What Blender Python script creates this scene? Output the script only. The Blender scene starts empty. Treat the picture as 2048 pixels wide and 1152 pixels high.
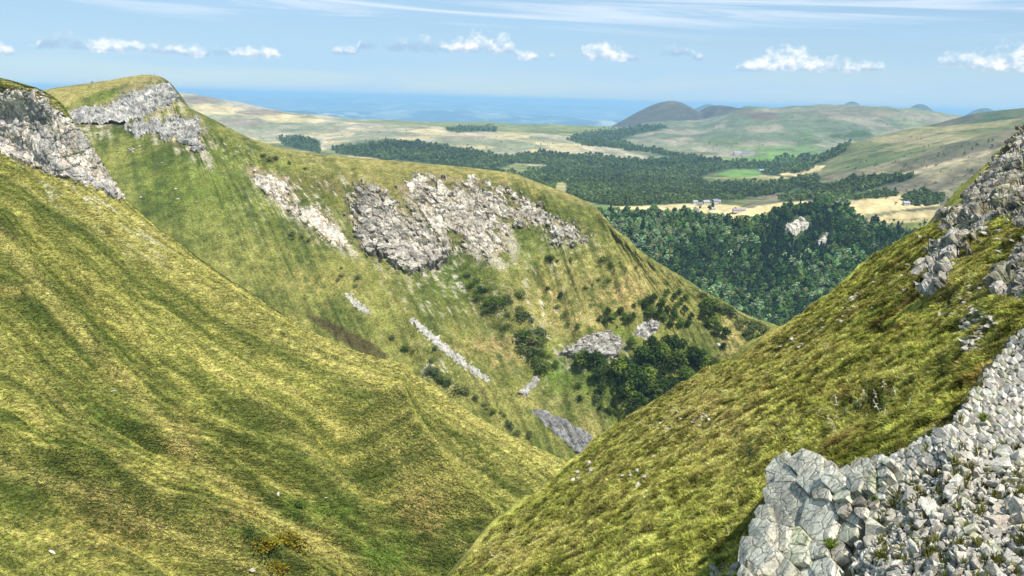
import bpy, bmesh, math, random
import numpy as np
from mathutils import Vector, Matrix, Euler
from mathutils.bvhtree import BVHTree

random.seed(7)
rng = np.random.default_rng(7)
scene = bpy.context.scene
col = scene.collection

# ------------------------------------------------------------------ camera
FPX = 1704.0                      # focal length in pixels of the 2048 px wide photograph
PITCH = math.atan(377 / FPX)
ROLL = math.atan(0.0265)
CAM = np.array([0.0, 0.0, 900.0])
fw = np.array([0, math.cos(PITCH), -math.sin(PITCH)])
r0 = np.array([1.0, 0, 0])
u0 = np.array([0, math.sin(PITCH), math.cos(PITCH)])
RT = r0 * math.cos(ROLL) + u0 * math.sin(ROLL)
UP = u0 * math.cos(ROLL) - r0 * math.sin(ROLL)
cd = bpy.data.cameras.new("camera")
cam = bpy.data.objects.new("camera", cd)
col.objects.link(cam)
cam.matrix_world = Matrix(((RT[0], UP[0], -fw[0], CAM[0]), (RT[1], UP[1], -fw[1], CAM[1]),
                           (RT[2], UP[2], -fw[2], CAM[2]), (0, 0, 0, 1)))
cd.sensor_width = 36.0
cd.lens = 36.0 * FPX / 2048.0
cd.clip_start = 0.5
cd.clip_end = 250000.0
scene.camera = cam

# ------------------------------------------------------------------ light, sky, exposure
SUN = np.array([0.27, -0.40, 0.875]); SUN /= np.linalg.norm(SUN)
sl = bpy.data.lights.new("sun", 'SUN')
sl.energy = 5.0
sl.angle = math.radians(0.6)
sl.color = (1.0, 0.95, 0.87)
so = bpy.data.objects.new("sun", sl)
col.objects.link(so)
so.rotation_euler = Vector(SUN).to_track_quat('Z', 'Y').to_euler()
so.location = (0, 0, 1500)

vs = scene.view_settings
vs.view_transform = 'Standard'
vs.look = 'None'
vs.gamma = 1.0
vs.exposure = 0.55
vs.use_curve_mapping = False

SKY = 0.074
world = bpy.data.worlds.new("World")
scene.world = world
world.use_nodes = True


class NT:
    """small helper for node trees"""
    def __init__(self, tree):
        self.t = tree
        self.n = tree.nodes
        self.l = tree.links

    def node(self, typ, ins=None, **kw):
        nd = self.n.new(typ)
        for k, v in kw.items():
            setattr(nd, k, v)
        if ins:
            for k, v in ins.items():
                s = nd.inputs[k]
                if isinstance(v, bpy.types.NodeSocket):
                    self.l.new(v, s)
                else:
                    s.default_value = v
        return nd

    def math(self, op, a, b=None, c=None, clamp=False):
        nd = self.n.new('ShaderNodeMath')
        nd.operation = op
        nd.use_clamp = clamp
        for i, v in enumerate((a, b, c)):
            if v is None:
                continue
            if isinstance(v, bpy.types.NodeSocket):
                self.l.new(v, nd.inputs[i])
            else:
                nd.inputs[i].default_value = v
        return nd.outputs[0]

    def vmath(self, op, a, b=None):
        nd = self.n.new('ShaderNodeVectorMath')
        nd.operation = op
        for i, v in enumerate((a, b)):
            if v is None:
                continue
            if isinstance(v, bpy.types.NodeSocket):
                self.l.new(v, nd.inputs[i])
            else:
                nd.inputs[i].default_value = v
        return nd.outputs[0]

    def mix(self, f, a, b, blend='MIX'):
        nd = self.n.new('ShaderNodeMix')
        nd.data_type = 'RGBA'
        nd.blend_type = blend
        nd.clamp_factor = True
        for i, v in ((0, f), (6, a), (7, b)):
            if isinstance(v, bpy.types.NodeSocket):
                self.l.new(v, nd.inputs[i])
            else:
                nd.inputs[i].default_value = v if i == 0 else (*v, 1.0)[:4]
        return nd.outputs[2]

    def ramp(self, fac, lo, hi, a=0.0, b=1.0):
        nd = self.n.new('ShaderNodeMapRange')
        nd.interpolation_type = 'SMOOTHSTEP'
        self.l.new(fac, nd.inputs[0])
        nd.inputs[1].default_value = lo
        nd.inputs[2].default_value = hi
        nd.inputs[3].default_value = a
        nd.inputs[4].default_value = b
        return nd.outputs[0]


def pdir(px, py):
    px = np.asarray(px, float)[..., None]
    py = np.asarray(py, float)[..., None]
    return fw + RT * (px - 1024) / FPX - UP * (py - 576) / FPX


def build_world():
    t = NT(world.node_tree)
    t.n.clear()
    out = t.node('ShaderNodeOutputWorld')
    bg = t.node('ShaderNodeBackground')
    bg.inputs['Strength'].default_value = SKY
    sky = t.node('ShaderNodeTexSky', sky_type='NISHITA', sun_disc=False,
                 sun_elevation=math.asin(SUN[2]), sun_rotation=math.atan2(SUN[0], SUN[1]),
                 altitude=900.0, air_density=1.0, dust_density=0.05, ozone_density=4.0)
    tc = t.node('ShaderNodeTexCoord')
    sep = t.node('ShaderNodeSeparateXYZ', {0: tc.outputs['Generated']})
    X, Y, Z = sep.outputs
    az = t.math('ARCTAN2', X, Y)
    el = t.math('ARCSINE', Z)
    # stretched noise for high thin cloud
    cv = t.node('ShaderNodeCombineXYZ', {0: t.math('MULTIPLY', az, 2.2), 1: t.math('MULTIPLY', el, 22.0), 2: 3.1})
    n1 = t.node('ShaderNodeTexNoise', {'Vector': cv.outputs[0], 'Scale': 1.7, 'Detail': 6.0, 'Roughness': 0.55, 'Distortion': 0.5})
    cv3 = t.node('ShaderNodeCombineXYZ', {0: t.math('MULTIPLY', az, 2.0), 1: t.math('MULTIPLY', t.math('ADD', el, t.math('MULTIPLY', az, 0.035)), 46.0), 2: 8.1})
    n3 = t.node('ShaderNodeTexNoise', {'Vector': cv3.outputs[0], 'Scale': 1.5, 'Detail': 7.0, 'Roughness': 0.6, 'Distortion': 0.8})
    veil = t.ramp(n1.outputs[0], 0.25, 0.75, 0.45, 0.85)
    wisp = t.math('MULTIPLY', t.ramp(n3.outputs[0], 0.44, 0.70, 0.0, 0.65), t.ramp(el, 0.062, 0.098, 0.0, 1.0))
    base = t.mix(veil, sky.outputs[0], (4.3, 6.6, 8.9))
    base = t.mix(wisp, base, (8.6, 9.3, 10.2))
    # cumulus: flat based heaps in a band low over the horizon; their base, height and brightness follow azimuth
    cs = t.node('ShaderNodeCombineXYZ', {0: az, 1: t.math('MULTIPLY', el, 1.25), 2: 0.37})
    na = t.node('ShaderNodeTexNoise', {'Vector': cs.outputs[0], 'Scale': 62.0, 'Detail': 7.0, 'Roughness': 0.6})
    nb = t.math('SUBTRACT', na.outputs[0], 0.5)
    # (px, py of the base, half width, height, brightness)
    CL = [(70, 97, 14, 12, .7), (128, 92, 38, 28, .25), (210, 99, 44, 24, .95), (270, 97, 24, 16, .9), (325, 103, 34, 20, .8), (388, 110, 30, 22, .9),
          (440, 106, 22, 16, .5), (517, 112, 44, 22, 1.), (690, 106, 30, 18, .75), (732, 94, 30, 17, .2), (830, 100, 56, 30, .25),
          (895, 104, 30, 24, .6), (962, 102, 62, 48, .85), (1040, 116, 40, 20, .9), (1105, 116, 14, 12, .7), (1205, 116, 40, 40, 1.), (1262, 118, 30, 14, .6),
          (1350, 108, 36, 20, .5), (1395, 118, 26, 14, .55), (1440, 138, 30, 11, .8), (1515, 140, 42, 26, .85), (1575, 138, 50, 54, 1.), (1650, 140, 66, 30, .95),
          (1725, 138, 46, 18, .85), (1795, 134, 10, 8, .5), (1930, 128, 46, 26, .95), (2000, 136, 60, 40, 1.), (2070, 138, 70, 64, 1.), (-40, 104, 50, 28, .9), (-150, 100, 60, 26, .8), (2200, 140, 60, 34, .9)]
    NA = 720
    azs = np.linspace(-math.pi, math.pi, NA)
    rg = np.random.default_rng(5)
    lst = []
    for (cx, cy, w, h, br) in CL:
        d0 = pdir(cx, cy); d0 = d0 / np.linalg.norm(d0)
        lst.append((math.atan2(d0[0], d0[1]), math.asin(d0[2]), w / FPX, h / FPX, br))
    a_ = 0.72
    while a_ < 2 * math.pi - 0.72:            # the same kind of small heaps all the way round
        w = rg.uniform(14, 70) / FPX
        lst.append(((a_ + w + math.pi) % (2 * math.pi) - math.pi, 0.058 + rg.uniform(-.008, .008), w, w * rg.uniform(.45, .75), rg.uniform(.4, 1)))
        a_ += 2 * w + rg.uniform(0.0, 0.07)
    n_curve = []
    bands = [(-math.pi, -0.62), (-0.62, 0.0), (0.0, 0.62), (0.62, math.pi)]
    def profile(az_):
        best = (0.0, 0.06, 0.5)
        for (a0, e0, w, h, br) in lst:
            q = 1 - ((az_ - a0) / (w * 1.12)) ** 2
            if q > 0 and h * math.sqrt(q) > best[0]:
                best = (h * math.sqrt(q), e0, br)
        return best
    res = []
    for ci in range(3):
        acc = None
        for (b0, b1) in bands:
            fc = t.node('ShaderNodeFloatCurve')
            c0 = fc.mapping.curves[0]
            N = 110
            pts = [profile(b0 + (b1 - b0) * k / (N - 1))[ci] for k in range(N)]
            sc_ = (1 / 0.06, 1 / 0.12, 1.0)[ci]
            c0.points[0].location = (0, pts[0] * sc_); c0.points[1].location = (1, pts[-1] * sc_)
            for k in range(1, N - 1):
                c0.points.new(k / (N - 1), min(1, pts[k] * sc_))
            for p_ in c0.points:
                p_.handle_type = 'VECTOR'
            fc.mapping.update()
            f = t.math('DIVIDE', t.math('SUBTRACT', az, b0), b1 - b0)
            t.l.new(f, fc.inputs['Value'])
            ins = t.math('MULTIPLY', t.math('GREATER_THAN', f, 0.0), t.math('LESS_THAN', f, 1.0000001))
            v_ = t.math('MULTIPLY', t.math('DIVIDE', fc.outputs[0], sc_), ins)
            acc = v_ if acc is None else t.math('ADD', acc, v_)
        res.append(acc)
    hh, eb, br = res
    dy = t.math('SUBTRACT', el, eb)
    hs = t.math('MAXIMUM', hh, 0.0012)
    up = t.math('DIVIDE', t.math('MAXIMUM', dy, 0.0), t.math('MULTIPLY', hs, 1.05))
    dn = t.math('DIVIDE', t.math('MINIMUM', dy, 0.0), 0.0040)
    q = t.math('ADD', t.math('MULTIPLY', up, up), t.math('MULTIPLY', dn, dn))
    thin = t.ramp(hh, 0.0, 0.010, -1.0, 0.72)
    s = t.math('ADD', t.math('SUBTRACT', thin, q), t.math('MULTIPLY', nb, 3.4))
    s = t.math('MINIMUM', s, t.math('SUBTRACT', 1.9, q))
    dens = t.math('MULTIPLY', t.ramp(s, -0.05, 1.25), t.math('ADD', 0.45, t.math('MULTIPLY', br, 0.52)))
    shade = t.math('ADD', t.math('ADD', t.math('MULTIPLY', up, 1.25), t.math('MULTIPLY', nb, 1.9)), t.math('SUBTRACT', t.math('MULTIPLY', br, 0.95), 0.72))
    cc = t.mix(t.ramp(shade, -0.1, 0.75), (3.5, 4.9, 6.9), (11.2, 11.0, 10.8))
    fin = t.mix(dens, base, cc)
    t.l.new(fin, bg.inputs['Color'])
    t.l.new(bg.outputs[0], out.inputs[0])


build_world()
world.cycles.sampling_method = 'MANUAL'
world.cycles.sample_map_resolution = 256

cy = scene.cycles
cy.use_denoising = True
cy.max_bounces = 4
cy.diffuse_bounces = 2
cy.glossy_bounces = 1
cy.transmission_bounces = 2
cy.transparent_max_bounces = 6
cy.volume_bounces = 0
cy.use_adaptive_sampling = True
cy.adaptive_threshold = 0.015
cy.sample_clamp_indirect = 4.0
scene.render.film_transparent = False

# ------------------------------------------------------------------ maths: projection, noise, masks

def PW(px, py, d):
    return CAM + np.asarray(d, float)[..., None] * pdir(px, py)


def proj(P):
    q = P - CAM
    d = q @ fw
    d = np.where(np.abs(d) < 1e-3, 1e-3, d)
    return 1024 + FPX * (q @ RT) / d, 576 - FPX * (q @ UP) / d, d


def _hash(ix, iy, iz, seed):
    h = (ix.astype(np.int64) * 374761393 + iy.astype(np.int64) * 668265263 + iz.astype(np.int64) * 2147483647 + seed * 1274126177) & 0xffffffff
    h = ((h ^ (h >> 13)) * 1274126177) & 0xffffffff
    h = ((h ^ (h >> 16)) * 2246822519) & 0xffffffff
    return h ^ (h >> 15)


_G = np.array([(1, 1, 0), (-1, 1, 0), (1, -1, 0), (-1, -1, 0), (1, 0, 1), (-1, 0, 1), (1, 0, -1), (-1, 0, -1),
               (0, 1, 1), (0, -1, 1), (0, 1, -1), (0, -1, -1), (1, 1, 0), (-1, 1, 0), (0, -1, 1), (0, -1, -1)], float)


_PT = np.random.default_rng(99).permutation(256).astype(np.int32)
_PT2 = np.concatenate([_PT, _PT])
_GR = np.random.default_rng(98).normal(size=(256, 3))
_GR = (_GR / np.linalg.norm(_GR, axis=1, keepdims=True) * 1.35).astype(np.float32)
_GX, _GY, _GZ = [np.ascontiguousarray(_GR[:, k]) for k in range(3)]


def perlin(P, seed=0):
    sh = P.shape[:-1]
    p = np.asarray(P, np.float64).reshape(-1, 3) + seed * 7.31
    fl = np.floor(p)
    f = (p - fl).astype(np.float32)
    i = fl.astype(np.int64).astype(np.int32) & 255
    x, y, z = [np.ascontiguousarray(f[:, k]) for k in range(3)]
    ix, iy, iz = [np.ascontiguousarray(i[:, k]) for k in range(3)]
    wx, wy, wz = [v * v * v * (v * (v * 6 - 15) + 10) for v in (x, y, z)]
    xs, ys, zs_ = (x, x - 1), (y, y - 1), (z, z - 1)
    ax = (_PT2[ix], _PT2[ix + 1])
    out = []
    for a in (0, 1):
        ob = []
        for b in (0, 1):
            h = _PT2[ax[a] + ((iy + b) & 255)] + iz
            g0 = _PT2[h & 255]
            g1 = _PT2[(h + 1) & 255]
            d0 = _GX[g0] * xs[a] + _GY[g0] * ys[b] + _GZ[g0] * z
            d1 = _GX[g1] * xs[a] + _GY[g1] * ys[b] + _GZ[g1] * zs_[1]
            ob.append(d0 + wz * (d1 - d0))
        out.append(ob[0] + wy * (ob[1] - ob[0]))
    return (out[0] + wx * (out[1] - out[0])).reshape(sh)


def fbm(P, seed=0, oct=4, rough=0.5):
    P = np.asarray(P, float)
    r = 0
    a = 1.0
    for k in range(oct):
        r = r + a * perlin(P * (2.03 ** k) + 17.3 * k, seed + k)
        a *= rough
    return r


def ridged(P, seed=0, oct=4, rough=0.5):
    r = 0
    a = 1.0
    for k in range(oct):
        r = r + a * (1 - 2 * np.abs(perlin(np.asarray(P) * (2.03 ** k) + 9.1 * k, seed + k)))
        a *= rough
    return r


def worley(P, seed=0):
    """F1, F2, facet height (tilted plane per cell), random value of the cell"""
    P = np.asarray(P, float)
    sh = P.shape[:-1]
    p = P.reshape(-1, 3)
    i = np.floor(p).astype(np.int64)
    f1 = np.full(len(p), 9.0)
    f2 = np.full(len(p), 9.0)
    fac = np.zeros(len(p))
    rv = np.zeros(len(p))
    for a in (-1, 0, 1):
        for b in (-1, 0, 1):
            for c in (-1, 0, 1):
                ci = i + (a, b, c)
                h = _hash(ci[:, 0], ci[:, 1], ci[:, 2], seed)
                off = np.stack([(h & 1023) / 1023., ((h >> 10) & 1023) / 1023., ((h >> 20) & 1023) / 1023.], 1)
                d = p - (ci + off)
                q = np.sqrt((d * d).sum(1))
                h2 = _hash(ci[:, 0], ci[:, 1], ci[:, 2], seed + 77)
                tl = np.stack([(h2 & 1023) / 511.5 - 1, ((h2 >> 10) & 1023) / 511.5 - 1, ((h2 >> 20) & 1023) / 511.5 - 1], 1)
                tl[:, 2] *= .35
                near = q < f1
                f2 = np.where(near, f1, np.minimum(f2, q))
                f1 = np.where(near, q, f1)
                rr = (h2 >> 5 & 1023) / 1023.
                rv = np.where(near, rr, rv)
                fac = np.where(near, (d * tl).sum(1) + rr - 0.5, fac)
    return f1.reshape(sh), f2.reshape(sh), fac.reshape(sh), rv.reshape(sh)


def sstep(x, a, b):
    t = np.clip((x - a) / (b - a), 0, 1)
    return t * t * (3 - 2 * t)


def lerp(a, b, t):
    t = np.asarray(t)[..., None]
    return np.asarray(a) * (1 - t) + np.asarray(b) * t


def seg_dist(px, py, poly, closed):
    n = len(poly)
    best = np.full(px.shape, 1e9)
    for k in range(n if closed else n - 1):
        ax, ay = poly[k]
        bx, by = poly[(k + 1) % n]
        vx, vy = bx - ax, by - ay
        t = np.clip(((px - ax) * vx + (py - ay) * vy) / (vx * vx + vy * vy + 1e-9), 0, 1)
        best = np.minimum(best, np.hypot(px - ax - t * vx, py - ay - t * vy))
    return best


def sdist(px, py, poly):
    """signed distance, positive inside"""
    inside = np.zeros(px.shape, bool)
    n = len(poly)
    for k in range(n):
        ax, ay = poly[k]
        bx, by = poly[(k + 1) % n]
        if ay == by:
            continue
        c = ((ay > py) != (by > py)) & (px < (bx - ax) * (py - ay) / (by - ay) + ax)
        inside ^= c
    d = seg_dist(px, py, poly, True)
    return np.where(inside, d, -d)


def line_mask(px, py, poly, w):
    return np.exp(-(seg_dist(px, py, poly, False) / w) ** 2)


def rib_mask(px, py, poly, w):
    return np.exp(-seg_dist(px, py, poly, False) / w)


def lin(r, g, b):
    f = lambda c: ((c / 255 + 0.055) / 1.055) ** 2.4 if c > 10 else c / 255 / 12.92
    return np.array([f(r), f(g), f(b)])


# ------------------------------------------------------------------ mesh helpers

def set_attr(me, name, typ, data, domain='POINT'):
    a = me.attributes.new(name, typ, domain)
    key = {'FLOAT_COLOR': 'color', 'FLOAT_VECTOR': 'vector'}.get(typ, 'value')
    a.data.foreach_set(key, np.ascontiguousarray(data, dtype=bool if typ == 'BOOLEAN' else np.float32).ravel())


def rgba(c):
    c = np.asarray(c, np.float32)
    return np.concatenate([c, np.ones((len(c), 1), np.float32)], 1)


def mesh_np(name, V, Fq, smooth=True):
    """V (n,3), Fq (m,k) index array of quads or triangles"""
    me = bpy.data.meshes.new(name)
    V = np.ascontiguousarray(V, np.float32)
    Fq = np.ascontiguousarray(Fq, np.int32)
    m, k = Fq.shape
    me.vertices.add(len(V))
    me.vertices.foreach_set('co', V.ravel())
    me.loops.add(m * k)
    me.loops.foreach_set('vertex_index', Fq.ravel())
    me.polygons.add(m)
    me.polygons.foreach_set('loop_start', np.arange(0, m * k, k, dtype=np.int32))
    me.polygons.foreach_set('use_smooth', np.full(m, smooth))
    me.update(calc_edges=True)
    return me


def mesh_py(name, V, F, mat=None, smooth=False):
    me = bpy.data.meshes.new(name)
    me.from_pydata([tuple(map(float, v)) for v in V], [], [tuple(f) for f in F])
    if mat:
        me.materials.append(mat)
    if smooth:
        me.polygons.foreach_set('use_smooth', np.full(len(me.polygons), True))
    me.update()
    return me


def obj(name, me, parent=None, label=None, cat=None, group=None, kind=None, loc=None):
    o = bpy.data.objects.new(name, me)
    col.objects.link(o)
    if parent is not None:
        o.parent = parent
    if label: o['label'] = label
    if cat: o['category'] = cat
    if group: o['group'] = group
    if kind: o['kind'] = kind
    if loc is not None: o.location = [float(c) for c in loc]
    return o


def grid_faces(nr, nc):
    a = np.arange(nr * nc).reshape(nr, nc)
    return np.stack([a[:-1, :-1], a[1:, :-1], a[1:, 1:], a[:-1, 1:]], -1).reshape(-1, 4)


def grid_normals(P):
    du = np.gradient(P, axis=1)
    dv = np.gradient(P, axis=0)
    n = np.cross(dv, du)
    n /= np.linalg.norm(n, axis=-1, keepdims=True) + 1e-9
    return n


def _cr(t, n):
    i = np.clip(np.floor(t).astype(int), 0, n - 2)
    f = t - i
    w = np.stack([-.5 * f + f * f - .5 * f ** 3, 1 - 2.5 * f * f + 1.5 * f ** 3, .5 * f + 2 * f * f - 1.5 * f ** 3, -.5 * f * f + .5 * f ** 3], -1)
    idx = np.stack([i - 1, i, i + 1, i + 2], -1)
    return w, idx


def _ext(A):
    A = np.concatenate([2 * A[:1] - A[1:2], A, 2 * A[-1:] - A[-2:-1]], 0)
    return A


def loft(ctrl, tr, tc):
    """bicubic Catmull-Rom surface of a control lattice (R,C,3) at row params tr and column params tc"""
    R, C, _ = ctrl.shape
    A = _ext(ctrl)
    A = _ext(A.transpose(1, 0, 2)).transpose(1, 0, 2)
    w, i = _cr(np.asarray(tr, float), R)
    G = (A[(i + 1)] * w[..., None, None]).sum(1)
    w, i = _cr(np.asarray(tc, float), C)
    return (G[:, (i + 1)] * w[None, :, :, None]).sum(2)


class Land:
    pass


def landform(name, ctrl, tr, tc, disp, colour, mat, stride=2, flip=False, kind='structure', label=None, cat=None):
    L = Land()
    P = loft(ctrl, tr, tc)
    N = grid_normals(P)
    if (N[..., 2].mean() < 0) != flip:
        N = -N
    px, py, d = proj(P)
    TR, TC = np.meshgrid(tr, tc, indexing='ij')
    h = disp(P, px, py, TR, TC) if disp else 0
    P = P + N * np.asarray(h)[..., None] if disp else P
    N2 = grid_normals(P)
    N2 = np.where((N2 * N).sum(-1, keepdims=True) < 0, -N2, N2)
    px, py, d = proj(P)
    c = np.clip(colour(P, px, py, TR, TC, h), 0.002, 0.8)
    F = grid_faces(*P.shape[:2])
    if (np.cross(P[1, 0] - P[0, 0], P[0, 1] - P[0, 0]) @ N2[0, 0]) < 0:
        F = F[:, ::-1]
    me = mesh_np(name, P.reshape(-1, 3), F)
    set_attr(me, 'col', 'FLOAT_COLOR', rgba(c.reshape(-1, 3)))
    me.materials.append(mat)
    L.ob = obj(name, me, kind=kind, label=label, cat=cat)
    L.P, L.N, L.px, L.py, L.d, L.c, L.tr, L.tc, L.ctrl = P, N2, px, py, d, c, tr, tc, ctrl
    s = stride
    Q = P[::s, ::s]
    L.bvh = BVHTree.FromPolygons([tuple(v) for v in Q.reshape(-1, 3).tolist()], grid_faces(*Q.shape[:2]).tolist())
    return L


def hit(L, px, py):
    """where the ray through a photo pixel meets a landform: position, upward normal"""
    d = pdir(px, py)
    d = d / np.linalg.norm(d)
    r = L.bvh.ray_cast(Vector(CAM), Vector(d))
    if r[0] is None:
        return None, None
    n = r[1]
    if n.z < 0:
        n = -n
    return np.array(r[0]), np.array(n)


def patch(L, name, polys, rowlim, res, heightf, colour, mat, parent=None, label=None, cat=None, edge=6.0, nscale=0.05, namp=8.0, sink=1.0, kind=None, seed=0, group=None, break_=None, minin=-0.35):
    """a rock face / scree bed lying on landform L inside photo outlines; edges dive under the turf"""
    xs = [p[0] for pl in polys for p in pl]
    ys = [p[1] for pl in polys for p in pl]
    x0, x1, y0, y1 = min(xs) - 12, max(xs) + 12, min(ys) - 12, max(ys) + 12
    ok = (L.px > x0) & (L.px < x1) & (L.py > y0) & (L.py < y1)
    ok &= ((L.tr >= rowlim[0]) & (L.tr <= rowlim[1]))[:, None]
    rows = np.where(ok.any(1))[0]
    cols = np.where(ok.any(0))[0]
    r_0, r_1, c_0, c_1 = rows[0], rows[-1], cols[0], cols[-1]
    sub = L.P[r_0:r_1 + 1, c_0:c_1 + 1]
    spx, spy = L.px[r_0:r_1 + 1, c_0:c_1 + 1], L.py[r_0:r_1 + 1, c_0:c_1 + 1]
    nr = int(np.nanmedian(np.hypot(np.diff(spx, axis=0), np.diff(spy, axis=0)).sum(0)) / res) + 2
    nc = int(np.nanmedian(np.hypot(np.diff(spx, axis=1), np.diff(spy, axis=1)).sum(1)) / res) + 2
    P = loft(sub, np.linspace(0, sub.shape[0] - 1, nr), np.linspace(0, sub.shape[1] - 1, nc))
    N = grid_normals(P)
    if N[..., 2].mean() < 0:
        N = -N
    px, py, d = proj(P)
    sd = np.full(px.shape, -1e9)
    for pl in polys:
        sd = np.maximum(sd, sdist(px, py, pl))
    e = namp * fbm(np.stack([px * nscale, py * nscale, 0 * px + seed], -1), seed, 4, 0.6)
    if break_ is not None:
        e = e - break_(P, px, py)
    m = (sd + e) / edge
    mm = np.clip(m, -1, 1)
    keep = m > minin
    sel = m > minin - 1.5
    h = np.zeros(m.shape)
    h[sel] = heightf(P[sel], px[sel], py[sel], m[sel])
    hh = np.where(mm > 0, h * sstep(mm, -0.2, 0.7), 0) + np.where(mm < 0, mm * sink, 0)
    Q = P + N * hh[..., None]
    F = grid_faces(*P.shape[:2])
    kf = keep.reshape(-1)[F].any(1)
    F = F[kf]
    used, inv = np.unique(F, return_inverse=True)
    F = inv.reshape(-1, 4)
    V = Q.reshape(-1, 3)[used]
    fn = np.cross(V[F[:, 1]] - V[F[:, 0]], V[F[:, 3]] - V[F[:, 0]]).sum(0)
    if fn @ N.reshape(-1, 3).mean(0) < 0:
        F = F[:, ::-1]
    fl_ = lambda A: A.reshape(-1)[used]
    c = np.clip(colour(P.reshape(-1, 3)[used], fl_(px), fl_(py), fl_(m), fl_(hh)), 0.002, 0.8)
    me = mesh_np(name, V, F, smooth=False)
    set_attr(me, 'col', 'FLOAT_COLOR', rgba(c))
    me.materials.append(mat)
    return obj(name, me, parent, label, cat, group, kind)


# ------------------------------------------------------------------ materials

def new_mat(name):
    m = bpy.data.materials.new(name)
    m.use_nodes = True
    m.node_tree.nodes.clear()
    return m, NT(m.node_tree)


def ground_mat(name, s_fine, s_mid, contrast=0.5, bump=0.3, bump_d=0.1, rough=0.95, stretch=(1, 1, 1), speck=None, mid=0.3):
    """surface whose plant or rock colour is in the 'col' attribute, with fine procedural grain"""
    m, t = new_mat(name)
    out = t.node('ShaderNodeOutputMaterial')
    b = t.node('ShaderNodeBsdfPrincipled', {'Roughness': rough})
    b.inputs['Specular IOR Level'].default_value = 0.15
    at = t.node('ShaderNodeAttribute', attribute_name='col')
    tc = t.node('ShaderNodeTexCoord')
    v = t.vmath('MULTIPLY', tc.outputs['Object'], stretch)
    n1 = t.node('ShaderNodeTexNoise', {'Vector': v, 'Scale': s_fine, 'Detail': 4.0, 'Roughness': 0.65})
    n2 = t.node('ShaderNodeTexNoise', {'Vector': v, 'Scale': s_mid, 'Detail': 5.0, 'Roughness': 0.6})
    k = t.math('MULTIPLY', t.ramp(n1.outputs[0], 0.3, 0.7, 1 - contrast, 1 + contrast), t.ramp(n2.outputs[0], 0.3, 0.7, 1 - mid, 1 + mid))
    c = t.mix(1.0, at.outputs['Color'], t.node('ShaderNodeCombineXYZ', {0: k, 1: k, 2: k}).outputs[0], 'MULTIPLY')
    if speck:
        sc, thr, colr = speck
        n3 = t.node('ShaderNodeTexNoise', {'Vector': v, 'Scale': sc, 'Detail': 3.0, 'Roughness': 0.7})
        c = t.mix(t.ramp(n3.outputs[0], thr, thr + 0.06), c, tuple(colr))
    hsum = t.math('ADD', n1.outputs[0], t.math('MULTIPLY', n2.outputs[0], 1.5))
    bp = t.node('ShaderNodeBump', {'Strength': bump, 'Distance': bump_d, 'Height': hsum})
    t.l.new(c, b.inputs['Base Color'])
    t.l.new(bp.outputs[0], b.inputs['Normal'])
    t.l.new(b.outputs[0], out.inputs[0])
    return m


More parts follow.
